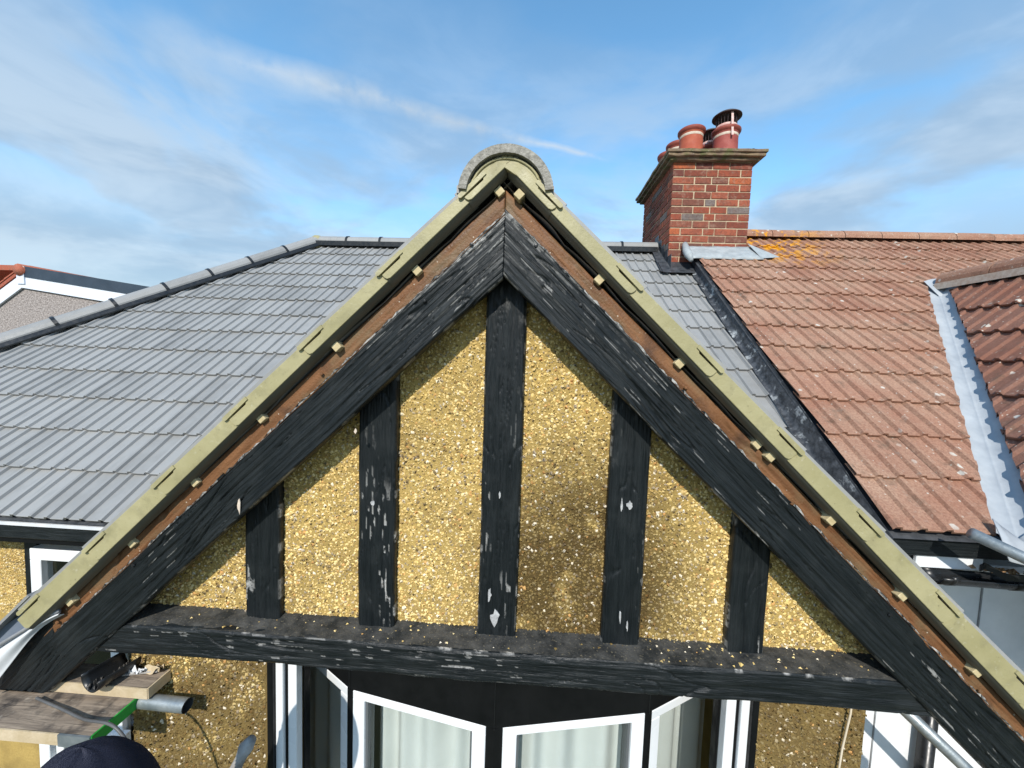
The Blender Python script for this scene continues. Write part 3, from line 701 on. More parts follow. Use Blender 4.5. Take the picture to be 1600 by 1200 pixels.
def tile_field(me, name, parent, xs0, w, ncourse, x_lo, x_hi, dz, cuts, skip, jr, s0=0, gauge=GAUGE, stagger=0.0):
    cnt = 0
    for c in range(ncourse):
        s = s0 + c*gauge; k0 = int(math.floor((x_lo-xs0)/w)); k1 = int(math.ceil((x_hi-xs0)/w))
        for k in range(k0, k1+1):
            x = xs0+k*w+stagger*(c % 2)
            cs = [(x+a, YE+(s+b)*CM) for a in (0, w) for b in (0, .40)]
            if skip(cs): continue
            M = tile_matrix(x+rnd.gauss(0, jr*.25), s+rnd.gauss(0, jr*.9), dz, jr); mm = me
            out = False
            for co, no in (cuts(cs) if callable(cuts) else cuts):
                side = [(Vector((a, b, 0))-Vector(co)).dot(Vector(no)) for a, b in cs]
                if min(side) > -.001: out = True; break
                if max(side) > 0:
                    mm = clip_tile(mm, M, Vector(co), Vector(no), name)
                    if mm is None: out = True; break
            if out: continue
            inst(mm, 'tile', parent, M); cnt += 1
    return cnt
HIPT, HIPB = Vector((-2.86, YR, ZR)), Vector((-5.53, YE, ZE))
hd = (HIPB-HIPT); hip_no = Vector((hd.y, -hd.x, 0)).normalized()      # points to the left / behind the hip
if hip_no.x > 0: hip_no = -hip_no
mb = MB()   # roof deck under the tiles
mb.add([(-5.53, YE, ZE-.01), (XPARTY, YE, ZE-.01), (XPARTY, YR, ZR-.01), (-2.86, YR, ZR-.01), (-5.53, 7.4, ZE-.01), (XPARTY, 7.4, ZE-.01)], [(0, 1, 2, 3), (3, 2, 5, 4), (0, 3, 4)])
roof = part(mb, 'main_roof', LEADK, house)
def under_gable(cs):
    return all(-.06-TG*abs(x-XV) > zmain(y)+.05 for x, y in cs) or all(y > YR+.02 for x, y in cs)
n1 = tile_field(GT, 'grey_tile', roof, -2.19-10*TW, TW, 13, -5.6, 1.90, .004, [((-2.86+.02, YR, 0), tuple(hip_no)), ((0, YR-.01, 0), (0, 1, 0)), ((1.838, .84, 0), (1, -.039, 0))], under_gable, .0022)
print('grey tiles', n1)
# ridge and hip tiles with black clips
def angle_ridge(p0, p1, r_, matl, name, parent, n=10, lift=.0, t=.014):
    p0, p1 = Vector(p0), Vector(p1); d = (p1-p0).normalized(); side = d.cross(Vector((0, 0, 1))).normalized(); up = side.cross(d)
    mb = MB(); rows = []
    for p in (p0, p1):
        rows.append([p+side*r_*math.cos(math.radians(a))+up*(r_*.92*math.sin(math.radians(a))+lift) for a in np.linspace(-8, 188, n)])
    rows2 = [[q-(q-p)*(t/r_) for q in r__] for r__, p in zip(rows, (p0+up*lift, p1+up*lift))]
    n_ = n
    vs = rows[0]+rows[1]+rows2[0]+rows2[1]; fs = []
    for i in range(n_-1): fs += [(i, i+1, n_+i+1, n_+i), (2*n_+i, 3*n_+i, 3*n_+i+1, 2*n_+i+1), (i, 2*n_+i, 2*n_+i+1, i+1), (n_+i, n_+i+1, 3*n_+i+1, 3*n_+i)]
    fs += [(0, n_, 3*n_, 2*n_), (n_-1, 3*n_-1, 4*n_-1, 2*n_-1)]
    mb.add(vs, fs); return part(mb, name, matl, parent, smooth=False)
def ridge_run(p0, p1, L, r_, matl, parent, lift, clip=True):
    p0, p1 = Vector(p0), Vector(p1); n = max(1, round((p1-p0).length/L)); d = (p1-p0)/n
    for i in range(n):
        a, b = p0+d*i, p0+d*(i+1)-d.normalized()*.008
        jr = Vector((0, 0, rnd.gauss(0, .003))); rt = angle_ridge(a+jr, b+jr, r_, matl, 'ridge_tile', parent, lift=lift)
        if clip and i:
            angle_ridge(a-d.normalized()*.018, a+d.normalized()*.010, r_+.006, BLACKP, 'ridge_clip', rt, lift=lift+.002)
ridge_run((-2.90, YR, ZR), (XPARTY-.28, YR, ZR), .45, .097, GREY, roof, .030)
ridge_run(HIPT+Vector((-.02, -.02, 0)), HIPB, .43, .097, GREY, roof, .024)
mb = MB(); u_ = (HIPB-HIPT).normalized(); sd_ = u_.cross(Vector((0, 0, 1))).normalized()
for sg in (-1, 1):
    mb.prism([HIPT+sd_*sg*.085+Vector((0, 0, .055)), HIPB+sd_*sg*.085+Vector((0, 0, .055)), HIPB+sd_*sg*.125+Vector((0, 0, .005)), HIPT+sd_*sg*.125+Vector((0, 0, .005))], (0, 0, -.012))
part(mb, 'hip_roll', BLACKP, roof)
mb = MB(); mb.box((-2.86, YR-.125, ZR-.03), (XPARTY-.3, YR-.10, ZR+.030)); part(mb, 'ridge_roll', BLACKP, roof)
mb = MB(); mb.lathe((-2.88, YR-.01, ZR-.06), [(.001, .185), (.05, .178), (.092, .14), (.102, .06), (.10, 0)], 16); part(mb, 'hip_end_cap', OLIVE, roof, smooth=True)
# eaves: fascia, soffit strip, gutter line
for x0, x1 in ((-5.5, -1.55), (1.55, XPARTY)):
    mb = MB(); mb.box((x0, .862, -1.625), (x1, .884, -1.545)); part(mb, 'fascia_board', BLK_H, house, bevel=.003)
    mb = MB(); mb.box((x0, .848, -1.545), (x1, .90, -1.527)); part(mb, 'eaves_tray', WHITEM, house)
    mb = MB(); mb.box((x0, .884, -1.66), (x1, 1.12, -1.630)); part(mb, 'soffit', BLACKF, house)

# left window and timber of the main wall
mb = MB(); mb.box((-2.955, 1.062, -2.3), (-2.872, 1.105, -1.70)); o = part(mb, 'timber_post', BLK_V, house, bevel=.003)
mb = MB(); mb.box((-2.955, 1.060, -1.70), (-1.40, 1.105, -1.655)); o = part(mb, 'timber_rail', BED, house, bevel=.003)
def window(parent, x0, x1, z0, z1, y, fwid, bars=()):
    mb = MB()
    for a, b in (((x0, z0), (x1, z0+fwid)), ((x0, z1-fwid), (x1, z1)), ((x0, z0+fwid), (x0+fwid, z1-fwid)), ((x1-fwid, z0+fwid), (x1, z1-fwid))):
        mb.box((a[0], y, a[1]), (b[0], y+.06, b[1]))
    f_ = part(mb, 'window', UPVC, parent, bevel=.003)
    for bx in bars:
        mb = MB(); mb.box((bx-.03, y+.004, z0+fwid), (bx+.03, y+.056, z1-fwid)); part(mb, 'window_bar', UPVC, f_, bevel=.003)
    mb = MB(); mb.box((x0+fwid, y+.03, z0+fwid), (x1-fwid, y+.036, z1-fwid)); part(mb, 'pane', GLASS, f_)
    mb = MB(); mb.box((x0+fwid, y+.075, z0+fwid), (x1-fwid, y+.08, z1-fwid)); part(mb, 'room_behind', DARKIN, f_)
    return f_
window(house, -2.868, -1.60, -3.2, -1.775, 1.025, .07, (-2.35,))
window(house, -2.70, -2.28, -3.3, -2.90, .985, .05)

# --- bay window under the beam
ZG, ZBOT = -1.772, -3.4
BAYP = [(-1.03, .565), (-.523, .254), (.020, .150), (.558, .256), (1.06, .545)]
mb = MB()   # dark fascia above the glazing
for i in range(4):
    (ax, ay), (bx, by) = BAYP[i], BAYP[i+1]
    mb.prism([(ax, ay, ZG), (bx, by, ZG), (bx, by, -1.535), (ax, ay, -1.535)], (0, .05, 0))
bay = part(mb, 'bay_window', BLACKF, house)
def facet(a, b, px0, px1, fw0, fw1, twin=None):
    """frame in the plane a-b (plan points), px = inset at both ends"""
    a, b = Vector((*a, 0)), Vector((*b, 0)); d = (b-a); Lg = d.length; d.normalize(); nrm_ = Vector((d.y, -d.x, 0))
    if nrm_.y > 0: nrm_ = -nrm_
    def bx_(s0, s1, z0, z1, o0, o1, name, m, par, bev=.0025):
        mb = MB(); c0 = a+d*s0-nrm_*o0; c1 = a+d*s1-nrm_*o0; c2 = a+d*s1-nrm_*o1; c3 = a+d*s0-nrm_*o1
        mb.prism([(c.x, c.y, z0) for c in (c0, c1, c2, c3)], (0, 0, z1-z0)); return part(mb, name, m, par, bevel=bev)
    s0, s1 = px0, Lg-px1
    top = ZG-.004
    fr = bx_(s0, s1, top-fw1, top, .0, .06, 'frame_head', UPVC, bay)
    for k, (q0, q1) in enumerate(((s0, s0+fw0), (s1-fw0, s1))):
        bx_(q0, q1, ZBOT, top-fw1, .0, .06, 'frame_jamb', UPVC, bay)
    bx_(s0+fw0, s0+fw0+.009, ZBOT, top-fw1, .012, .05, 'glazing_bead', SEAL, bay, 0); bx_(s1-fw0-.009, s1-fw0, ZBOT, top-fw1, .012, .05, 'glazing_bead', SEAL, bay, 0)
    bx_(s0+fw0+.009, s1-fw0-.009, ZBOT, top-fw1, .028, .034, 'pane', GLASS, bay, 0)
    # net curtain hanging behind
    mb = MB(); n = 90; rows = []
    for zz in (top-.02, ZBOT):
        row = []
        for i in range(n):
            s = s0+.02+(s1-s0-.04)*i/(n-1); q = a+d*s-nrm_*(.13+.020*math.sin(s*58+2*math.sin(s*9))+.012*math.sin(s*23)); row.append((q.x, q.y, zz))
        rows.append(row)
    mb.grid(rows); part(mb, 'net_curtain', CURT, bay, smooth=True)
facet(BAYP[1], BAYP[2], .012, .030, .048, .030); facet(BAYP[2], BAYP[3], .030, .012, .048, .030)
facet(BAYP[0], BAYP[1], .05, .008, .052, .034); facet(BAYP[3], BAYP[4], .008, .05, .052, .034)
for i, w_ in ((1, .012), (2, .028), (3, .014)):
    x, y = BAYP[i]; mb = MB(); mb.prism([(x-w_, y+.004+w_*.2, ZBOT), (x, y-.003, ZBOT), (x+w_, y+.004+w_*.2, ZBOT), (x+w_*.9, y+.07, ZBOT), (x-w_*.9, y+.07, ZBOT)], (0, 0, ZG-ZBOT-.001)); part(mb, 'mullion', BLACKF, bay)
    mb = MB(); mb.box((x-.0008, y-.0052, ZG-.002), (x+.0008, y-.003, -1.55)); part(mb, 'fascia_joint', BLACKP, bay)
# outer jamb strips of the bay, white trims and seals against the wall opening
for sx, xw in ((-1, -.7573), (1, .8607)):
    for (o0, o1, m_, y_) in ((0, .020, BLACKF, .140), (.020, .046, UPVC, .155), (.046, .053, BLACKF, .168), (.053, .084, UPVC, .172), (.084, .091, BLACKF, .21)):
        mb = MB(); xa, xb = xw-sx*o0, xw-sx*o1; mb.box((min(xa, xb), y_, ZBOT), (max(xa, xb), y_+.035, -1.535)); part(mb, 'jamb_strip', m_, bay, bevel=.002)
mb = MB(); mb.box((-1.2, 1.3, -3.6), (1.2, 1.32, -1.5)); mb.box((-1.1, .62, -1.53), (1.1, 1.3, -1.515)); mb.box((-.757, YW+.002, -1.515), (.860, .62, -1.505)); part(mb, 'room_behind', DARKIN, bay)

# --- loose eaves pieces at the left foot of the gable
mb = MB(); rows = []
edgeA = [(-1.346, 0.038, -1.3808), (-1.3879, 0.032, -1.3976), (-1.4437, 0.02, -1.4385), (-1.4995, 0.015, -1.4748), (-1.5739, 0.01, -1.5259)]
edgeB = [(-1.3433, 0.03, -1.3976), (-1.4018, 0.015, -1.4255), (-1.4484, 0.005, -1.4841), (-1.5088, 0.0, -1.5678), (-1.5925, -0.005, -1.6747)]
for (a, b) in zip(edgeA, edgeB):
    rows.append([tuple(Vector(a).lerp(Vector(b), t)+Vector((0, -.012*math.sin(t*math.pi*1.5), 0))) for t in np.linspace(0, 1, 8)])
mb.grid(rows); o = part(mb, 'eaves_membrane', WHITEM, house, smooth=True); md = o.modifiers.new('s', 'SOLIDIFY'); md.thickness = .003; md = o.modifiers.new('ss', 'SUBSURF'); md.levels = 2; md.render_levels = 2
mb = MB(); mb.tube([Vector(a)+Vector((0, -.010, .004)) for a in edgeA], .006, 6); part(mb, 'membrane_fold', MEMB, o, smooth=True)
mb = MB(); mb.prism([(-1.405, .03, -1.345), (-1.62, .03, -1.50), (-1.75, .03, -1.66), (-1.70, .03, -1.70), (-1.42, .03, -1.44)], (0, .05, 0)); part(mb, 'eaves_flashing', BLUEG, house, bevel=.002)
mb = MB(); a_, b_ = slope_pt(-1, 1.94, .035, .002), slope_pt(-1, 2.5, .030, .002)
mb.prism([a_, b_, slope_pt(-1, 2.5, .022, .002), slope_pt(-1, 1.94, .027, .002)], (0, .2, 0)); part(mb, 'eaves_tile_edge', GREY, house)

# ================================================================== CHIMNEY
CX0, CX1, CY0, CY1 = 1.682, 2.592, 3.75, 4.95
ZTOP, CH = 1.852, .0848
chim = thing('chimney_stack', (2.137, 4.35, -.2), 'red brick chimney stack with mossy oversailing cap and clay pots', 'chimney')
mb = MB(); mb.box((CX0+.006, CY0+.006, -.4), (CX1-.006, CY1-.006, ZTOP)); part(mb, 'mortar_core', MORTAR, chim)
def brick_mesh(name, l, d, h):
    mb = MB(); mb.box((0, 0, 0), (l, d, h)); me = bpy.data.meshes.new(name); me.from_pydata(mb.v, [], mb.f)
    bm = bmesh.new(); bm.from_mesh(me); bmesh.ops.recalc_face_normals(bm, faces=bm.faces)
    bmesh.ops.bevel(bm, geom=bm.edges[:], offset=.004, segments=1, affect='EDGES')
    for v in bm.verts: v.co += Vector((rnd.uniform(-1, 1), rnd.uniform(-1, 1), rnd.uniform(-1, 1)))*.0014
    bm.to_mesh(me); bm.free(); me.materials.append(BRICK); return me
JT = .011
BM = {}
def brick(l, kind):
    key = (round(l, 3), kind, rnd.randint(0, 2))
    if key not in BM: BM[key] = brick_mesh('brick', l, .03, CH-JT)
    return BM[key]
wf_ = CX1-CX0; Su = (wf_+JT)/3.5
def lay(total, row):
    """lengths (without joint) of one course"""
    if abs(total-wf_) < .01:
        fr = [2, 1.5, 1.5, 2] if row % 2 == 0 else [1, 2, 1, 2, 1]
    else:
        fr = [1, 2, 1, 2, 1, 2] if row % 2 == 0 else [2, 1, 2, 1, 2, 1]
    t = sum(fr); un = (total+JT)/t; out = []; x = 0
    for f_ in fr:
        l = f_*un-JT+rnd.uniform(-.006, .006); out.append((x, min(l, total-x))); x += f_*un
    return out
for row in range(14):
    z = ZTOP-(row+1)*CH+JT*.5+rnd.uniform(-.0015, .0015)
    for x, l in lay(wf_, row):
        inst(brick(l, 'f'), 'brick', chim, Matrix.Translation((CX0+x, CY0-rnd.uniform(0, .003), z)) @ Matrix.Rotation(rnd.gauss(0, .006), 4, 'Y'))
    for x, l in lay(CY1-CY0, row):
        inst(brick(l, 's'), 'brick', chim, Matrix.Translation((CX0-rnd.uniform(0, .003), CY0+.002+x+l, z)) @ Matrix.Rotation(math.radians(-90), 4, 'Z'))
        if row < 9:
            inst(brick(l, 's'), 'brick', chim, Matrix.Translation((CX1+rnd.uniform(0, .003), CY0+.002+x, z)) @ Matrix.Rotation(math.radians(90), 4, 'Z'))
# oversailing creasing tiles, two layers, then flaunching
def slab(z0, z1, ov, seed, dx=0):
    q = random.Random(seed); mb = MB(); n = 10
    ring = []
    for (a, b) in (((CX0-ov, CY0-ov), (CX1+ov, CY0-ov)), ((CX1+ov, CY0-ov), (CX1+ov, CY1+ov)), ((CX1+ov, CY1+ov), (CX0-ov, CY1+ov)), ((CX0-ov, CY1+ov), (CX0-ov, CY0-ov))):
        for k in range(n):
            t = k/n; o_ = q.uniform(-.006, .006) if k else 0; zz = q.uniform(-.005, .005)
            ring.append((a[0]+(b[0]-a[0])*t+o_+dx, a[1]+(b[1]-a[1])*t+o_, zz))
    m_ = len(ring); vs = [(x, y, z0+c_) for x, y, c_ in ring]+[(x, y, z1+c_) for x, y, c_ in ring]
    mb.add(vs, [tuple(range(m_-1, -1, -1)), tuple(range(m_, 2*m_))]+[(i, (i+1) % m_, m_+(i+1) % m_, m_+i) for i in range(m_)]); return mb
for z0, z1, ov, sd in ((ZTOP-.002, ZTOP+.026, .055, 1), (ZTOP+.030, ZTOP+.062, .095, 2), (ZTOP+.066, ZTOP+.098, .110, 3)):
    part(slab(z0, z1, ov, sd), 'cap_course', CAPM, chim, bevel=.003)
mb = MB(); Pz = []
for i in range(26):
    row = []
    for j in range(26):
        u_, v_ = i/25, j/25; e = min(u_, 1-u_, v_, 1-v_)*2
        row.append((CX0-.085+u_*(wf_+.17), CY0-.085+v_*(CY1-CY0+.17), ZTOP+.094+.085*min(1, e*2.2)+rnd.uniform(0, .022)))
    Pz.append(row)
mb.grid(Pz); part(mb, 'flaunching', CAPM, chim, smooth=True)
def pot(x, y, s=1.0, cowl=False, matl=POTM, h=.27):
    z = ZTOP+.15; mb = MB(); r_ = .143*s
    mb.lathe((x, y, z), [(r_*.99, -.05), (r_*.97, .0), (r_*.93, h*.70), (r_*.95, h*.80), (r_*1.0, h*.84)], 28)
    p = part(mb, 'chimney_pot', matl, chim, smooth=True)
    mb = MB(); mb.lathe((x, y, z), [(r_*.99, h*.835), (r_*1.06, h*.87), (r_*1.12, h*.92), (r_*1.12, h*.975), (r_*1.06, h), (r_*.90, h), (r_*.85, h*.98), (r_*.82, h*.6)], 28); part(mb, 'pot_rim', RUST, p, smooth=True)
    mb = MB(); mb.lathe((x, y, z), [(r_*.935, h*.70), (r_*.95, h*.72), (r_*.955, h*.76), (r_*.95, h*.785)], 28); part(mb, 'mortar_band', PALEM, p, smooth=True)
    if cowl:
        zc_ = z+h; mb = MB()
        for k in range(20):
            a = 2*math.pi*k/20; mb.tube([(x+.108*math.cos(a), y+.108*math.sin(a), zc_-.03), (x+.118*math.cos(a), y+.118*math.sin(a), zc_+.16)], .0045, 5)
        part(mb, 'cowl_cage', COWLM, p)
        mb = MB(); mb.lathe((x, y, zc_+.155), [(.001, .055), (.07, .048), (.135, .030), (.165, .008), (.166, 0), (.158, -.004), (.10, .006), (.001, .012)], 28); part(mb, 'cowl_top', COWLM, p, smooth=True)
        mb = MB(); mb.lathe((x, y, zc_+.02), [(.118, 0), (.121, .006), (.121, .022), (.118, .028)], 28); part(mb, 'cowl_band', STRAP, p, smooth=True)
        mb = MB(); mb.prism([(x-.012, y-.168*s, zc_-.135), (x+.012, y-.168*s, zc_-.135), (x+.014, y-.135, zc_+.155), (x-.012, y-.135, zc_+.155)], (0, .004, 0)); part(mb, 'cowl_strap', STRAP, p)
pot(1.955, 3.99, 1.0, False, POTM, .335); pot(2.368, 3.99, 1.04, True, simple('dull_red_pot', (.27, .055, .045), (.36, .09, .07), 9, .7, .2, 90), .335)
pot(1.92, 4.34, .95, False, RUST, .355); pot(2.345, 4.36, .98, True, RUST, .33); pot(1.92, 4.70, .95, False, RUST, .41); pot(2.34, 4.71, .95, False, RUST, .34)
# lead at the foot: stepped flashing left, pale apron right
yb_ = CY0-.006; rows = []
for t in (0, .10, .22, .5, .8, 1.0):
    y = yb_-.24*t; rows.append([(1.86+.80*i/16, y-(.012*math.sin(i*1.3) if t == 1 else 0), zmain(y, DZ2)+(.085 if t == 0 else .076 if t == .10 else .073)-(.02 if t == 1 else 0)+rnd.uniform(-.004, .004)) for i in range(17)])
mb = MB(); mb.grid(rows); o = part(mb, 'lead_apron', LEADP, chim, smooth=True); md = o.modifiers.new('s', 'SOLIDIFY'); md.thickness = .005
mb = MB(); mb.tube([(1.86, yb_-.02, zmain(yb_, DZ2)+.10), (1.848, yb_-.12, zmain(yb_-.12, DZ2)+.075), (1.852, yb_-.19, zmain(yb_-.19, DZ2)+.06), (1.86, yb_-.25, zmain(yb_-.25, DZ2)+.03)], [.03, .045, .045, .02], 10); part(mb, 'rolled_lead_corner', LEADP, chim, smooth=True)
mb = MB(); mb.prism([(2.60, yb_-.0, zmain(yb_, DZ2)+.12), (2.66, yb_, zmain(yb_, DZ2)+.10), (2.86, yb_-.20, zmain(yb_-.20, DZ2)+.066), (2.64, yb_-.235, zmain(yb_-.235, DZ2)+.066)], (0, .01, .006)); part(mb, 'lead_soaker', LEADP, chim)
mb = MB()
for k in range(5):
    y0_ = 3.60+k*.13; mb.prism([(CX0-.006, y0_, zmain(y0_)+.0), (CX0-.006, y0_+.16, zmain(y0_+.16)+.0), (CX0-.006, y0_+.16, zmain(y0_+.16)+.12), (CX0-.006, y0_+.02, zmain(y0_+.16)+.12)], (-.004, 0, 0))
mb.add([(CX0-.14, 3.55, zmain(3.55)+.055), (CX0+.02, 3.55, zmain(3.55)+.055), (CX0+.02, 4.12, zmain(4.12)+.055), (CX0-.10, 4.12, zmain(4.12)+.055)], [(0, 1, 2, 3)])
mb.add([(CX0-.12, 3.52, zmain(3.52)+.06), (XPARTY, 3.52, zmain(3.52)+.06), (XPARTY, CY0, zmain(CY0)+.07), (CX0-.12, CY0, zmain(CY0)+.07)], [(0, 1, 2, 3)])
part(mb, 'stepped_flashing', LEADK, chim)

# ================================================================== NEIGHBOUR'S HOUSE (red roof)
NB = (4.15, 1.0, -6.6)
nb = thing('white_rendered_house', NB, 'adjoining white rendered house with weathered red tiled roof and lead valley', 'house')
mb = MB(); mb.add([(1.85, YE, zmain(YE, DZ2)-.012), (9, YE, zmain(YE, DZ2)-.012), (9, YR, ZR+DZ2-.012), (XPARTY, YR, ZR+DZ2-.012), (9, 7.4, zmain(YE, DZ2)), (XPARTY, 7.4, zmain(YE, DZ2))], [(0, 1, 2, 3), (3, 2, 4, 5)])
nroof = part(mb, 'main_roof', LEADK, nb)
VT, VB_ = Vector((4.15, 3.110, .33)), Vector((2.42, .838, -1.332))
vd = VT-VB_; vno = Vector((vd.y, -vd.x, 0)).normalized()    # points right / towards the neighbour gable
def shift(p, d): return tuple(Vector((p.x, p.y, 0))+vno*d)
def red_cuts(cs):
    c = [((0, YR+.03, 0), (0, 1, 0)), ((1.850, .84, 0), (-1, .039, 0))]
    if cs[0][1] < 3.0: c.append((shift(VB_, -.082), tuple(vno)))
    return c
def red_skip(cs):
    x, y = cs[0]
    if y < 3.0 and x > 4.2: return True
    return CX0 < x+.12 and cs[3][0] < CX1+.10 and y > CY0-.02
n2 = tile_field(RT, 'red_tile', nroof, 1.845, .232, 13, 1.84, 6.2, DZ2+.016, red_cuts, red_skip, .0055)
print('red tiles', n2)
ridge_run((2.62, YR, ZR+DZ2), (7.0, YR, ZR+DZ2), .45, .105, RED, nroof, .03, clip=False)

# lead-covered step where the red roof overlaps the grey one
mb = MB(); n = 40; rows = []
for i in range(n):
    y = YE-.02+(3.60-YE)*i/(n-1); z0_ = zmain(y); q = lambda k: (noise2(np.array(y*9.), np.array(k*3.1), 5)-.5)*.02
    rows.append([(xpe(y)-.060+q(1)*.6, y, z0_+.040+q(2)*.3), (xpe(y)-.048, y, z0_+.047+q(3)*.7), (xpe(y)-.033, y, z0_+.050+q(4)*.7), (xpe(y)-.022+q(5)*.4, y, z0_+.075), (xpe(y)-.016, y, z0_+.135+q(6)*.5), (xpe(y)+.0, y, z0_+DZ2+.012+q(7)*.4)])
mb.grid(rows)
LEADS = mat('stained_black_lead', (.03, .03, .03), .5); t_ = NT(LEADS)
t_.col(t_.mix(t_.mr(t_.noise(t_.pos, 9, 6, .7), .56, .68, 0, .9), t_.mix(t_.mr(t_.noise(t_.pos, 25, 5), .35, .7), (.020, .022, .025), (.085, .09, .098)), (.42, .44, .44))); t_.bump(t_.noise(t_.pos, 45, 5), .7, .01)
part(mb, 'party_flashing', LEADS, nb, smooth=True)
mb = MB(); mb.add([(xpe(YE)-.004, YE, ZE-.2), (xpe(YR)-.004, YR, ZR-.2), (xpe(YR)-.004, YR, ZR+DZ2+.02), (xpe(YE)-.004, YE, ZE+DZ2+.01)], [(0, 1, 2, 3)]); part(mb, 'party_upstand', LEADK, nb)
mb = MB(); mb.prism([(1.76, .80, ZE+.02), (1.84, .80, ZE+.03), (1.84, .86, ZE+.07), (1.76, .86, ZE+.06)], (0, .06, .04)); part(mb, 'flashing_foot', LEADK, nb)

# neighbour's projecting gable: roof slopes, ridge, tiles on the slope we see
NX, NZ, NT_ = 4.15, .33, .961
nc = 1/math.hypot(1, NT_); ns = NT_*nc; nth = math.atan(NT_)
mb = MB(); mb.add([(NX, -.1, NZ-.02), (NX, 3.11, NZ-.02), (2.42, .838, -1.352), (2.42, -.1, -1.352)], [(0, 1, 2, 3)])
mb.add([(NX, -.1, NZ-.02), (NX, 3.11, NZ-.02), (6.2, .5, -1.64), (6.2, -.1, -1.64)], [(0, 1, 2, 3)])
ngr = part(mb, 'gable_roof', LEADK, nb)
def ng_matrix(y, s):   # s up the slope from x = 2.10
    x = 2.10+s*nc; z = NZ+(x-NX)*NT_+.014
    u_, v_, n_ = Vector((0, -1, 0)), Vector((nc, 0, ns)), Vector((-ns, 0, nc))
    M = Matrix(((u_.x, v_.x, n_.x, x), (u_.y, v_.y, n_.y, y), (u_.z, v_.z, n_.z, z), (0, 0, 0, 1)))
    return M @ Matrix.Rotation(-TILT*1.25, 4, 'X') @ Matrix.Rotation(rnd.gauss(0, .004), 4, 'Z')
GG = .325; cnt = 0
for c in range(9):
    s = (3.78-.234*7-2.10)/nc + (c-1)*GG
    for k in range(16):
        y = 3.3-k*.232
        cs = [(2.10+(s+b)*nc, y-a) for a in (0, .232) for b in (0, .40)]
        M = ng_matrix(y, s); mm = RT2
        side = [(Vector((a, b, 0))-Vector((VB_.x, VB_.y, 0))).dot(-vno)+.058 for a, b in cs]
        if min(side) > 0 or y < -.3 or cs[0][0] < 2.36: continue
        if max(side) > 0: mm = clip_tile(mm, M, Vector((VB_.x, VB_.y, 0))+vno*.058, -vno, 'shaded_red_tile')
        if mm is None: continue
        if s+.40 > (NX-2.10)/nc: mm = clip_tile(mm, M, Vector((NX-.02, 0, 0)), Vector((1, 0, 0)), 'shaded_red_tile')
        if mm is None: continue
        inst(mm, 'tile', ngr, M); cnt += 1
print('gable tiles', cnt)
q0 = Vector((NX, 3.02, NZ+.01))
for k in range(7):
    a = q0+Vector((0, -.45*k, 0)); b = a+Vector((0, -.44, 0)); rt = angle_ridge(a, b, .105, RED, 'ridge_tile', ngr, lift=.02)
mb = MB(); mb.prism([(NX-.115, 3.02, NZ-.05), (NX-.085, 3.02, NZ-.02), (NX-.085, 3.02, NZ+.02), (NX-.115, 3.02, NZ+.01)], (0, -3.1, 0)); part(mb, 'ridge_bedding', PALEM, ngr)
# valley lead
mb = MB(); rows = []; nseg = 60
hx = Vector((vd.x, vd.y, 0)).normalized()
for i in range(nseg):
    t = i/(nseg-1); p = VB_.lerp(VT, t*1.0)+Vector((0, 0, .012)); row = []
    for off in (-.125, -.085, -.045, -.012, -.004, .004, .012, .045, .085, .125):
        q = Vector((p.x, p.y, 0))+vno*off
        z = zmain(q.y, DZ2) if off < 0 else NZ+(q.x-NX)*NT_
        row.append((q.x, q.y, z+.0+(.009 if abs(off) < .006 else 0)+rnd.uniform(-.0015, .0015)))
    rows.append(row)
mb.grid(rows); vl = part(mb, 'valley_lead', LEADW, nb, smooth=True)
mb = MB(); p = VT+Vector((-.02, -.02, .0))
mb.grid([[(p.x-.125+.25*i/6, p.y-.17+.17*j, p.z-.13+.16*j+.030*math.sin(i/6*math.pi)+ (.02 if j else 0)) for i in range(7)] for j in (0, 1)]); o = part(mb, 'valley_saddle', LEADW, vl); md = o.modifiers.new('s', 'SOLIDIFY'); md.thickness = .006
# lead flaring out over the eaves
rows = []
for t in (0, .25, .5, .75, 1.0):
    c = VB_+Vector((-.02, 0, .02))+Vector((.05, -.16, -.085))*t; w_ = .12+.16*t
    rows.append([(c.x-w_*.85+2*w_*i/8+.05*t, c.y+(.05 if i < 3 else 0)*t, c.z+.10*abs(i/4-1)*(1-.5*t)-.02*t*t+rnd.uniform(-.004, .004)) for i in range(9)])
mb = MB(); mb.grid(rows); o = part(mb, 'valley_lead_foot', LEADW, vl, smooth=True); md = o.modifiers.new('s', 'SOLIDIFY'); md.thickness = .004
# walls, eaves, rainwater goods
mb = MB(); mb.box((XPARTY+.002, 1.10, -6.6), (9, 1.25, -1.42)); part(mb, 'front_wall', WWALL, nb)
mb = MB(); mb.box((2.90, .30, -6.6), (3.02, 1.10, -1.5)); mb.box((2.90, .26, -6.6), (5.6, .30, -1.5)); part(mb, 'gable_wall', WWALL, nb)
mb = MB(); mb.box((2.585, 1.094, -2.6), (2.592, 1.102, -1.44)); mb.box((2.10, 1.094, -6), (2.106, 1.102, -1.45)); part(mb, 'render_joint', MEMB, nb)
mb = MB(); mb.box((1.88, .868, -1.43), (2.55, .888, -1.345)); part(mb, 'fascia_board', BLK_H, nb, bevel=.003)
mb = MB(); mb.box((1.96, .89, -1.50), (2.7, 1.10, -1.47)); part(mb, 'white_soffit', UPVC, nb, bevel=.003)
mb = MB(); mb.box((2.02, .882, -1.495), (2.33, .90, -1.432)); part(mb, 'white_fascia', UPVC, nb, bevel=.003)
mb = MB(); rows = []
for x in np.linspace(2.07, 2.75, 14):
    rows.append([(x, .85+.048*math.cos(math.radians(a))*1.0, -1.502-.02*(x-2.07)-.045*math.sin(math.radians(a))) for a in range(0, 181, 15)])
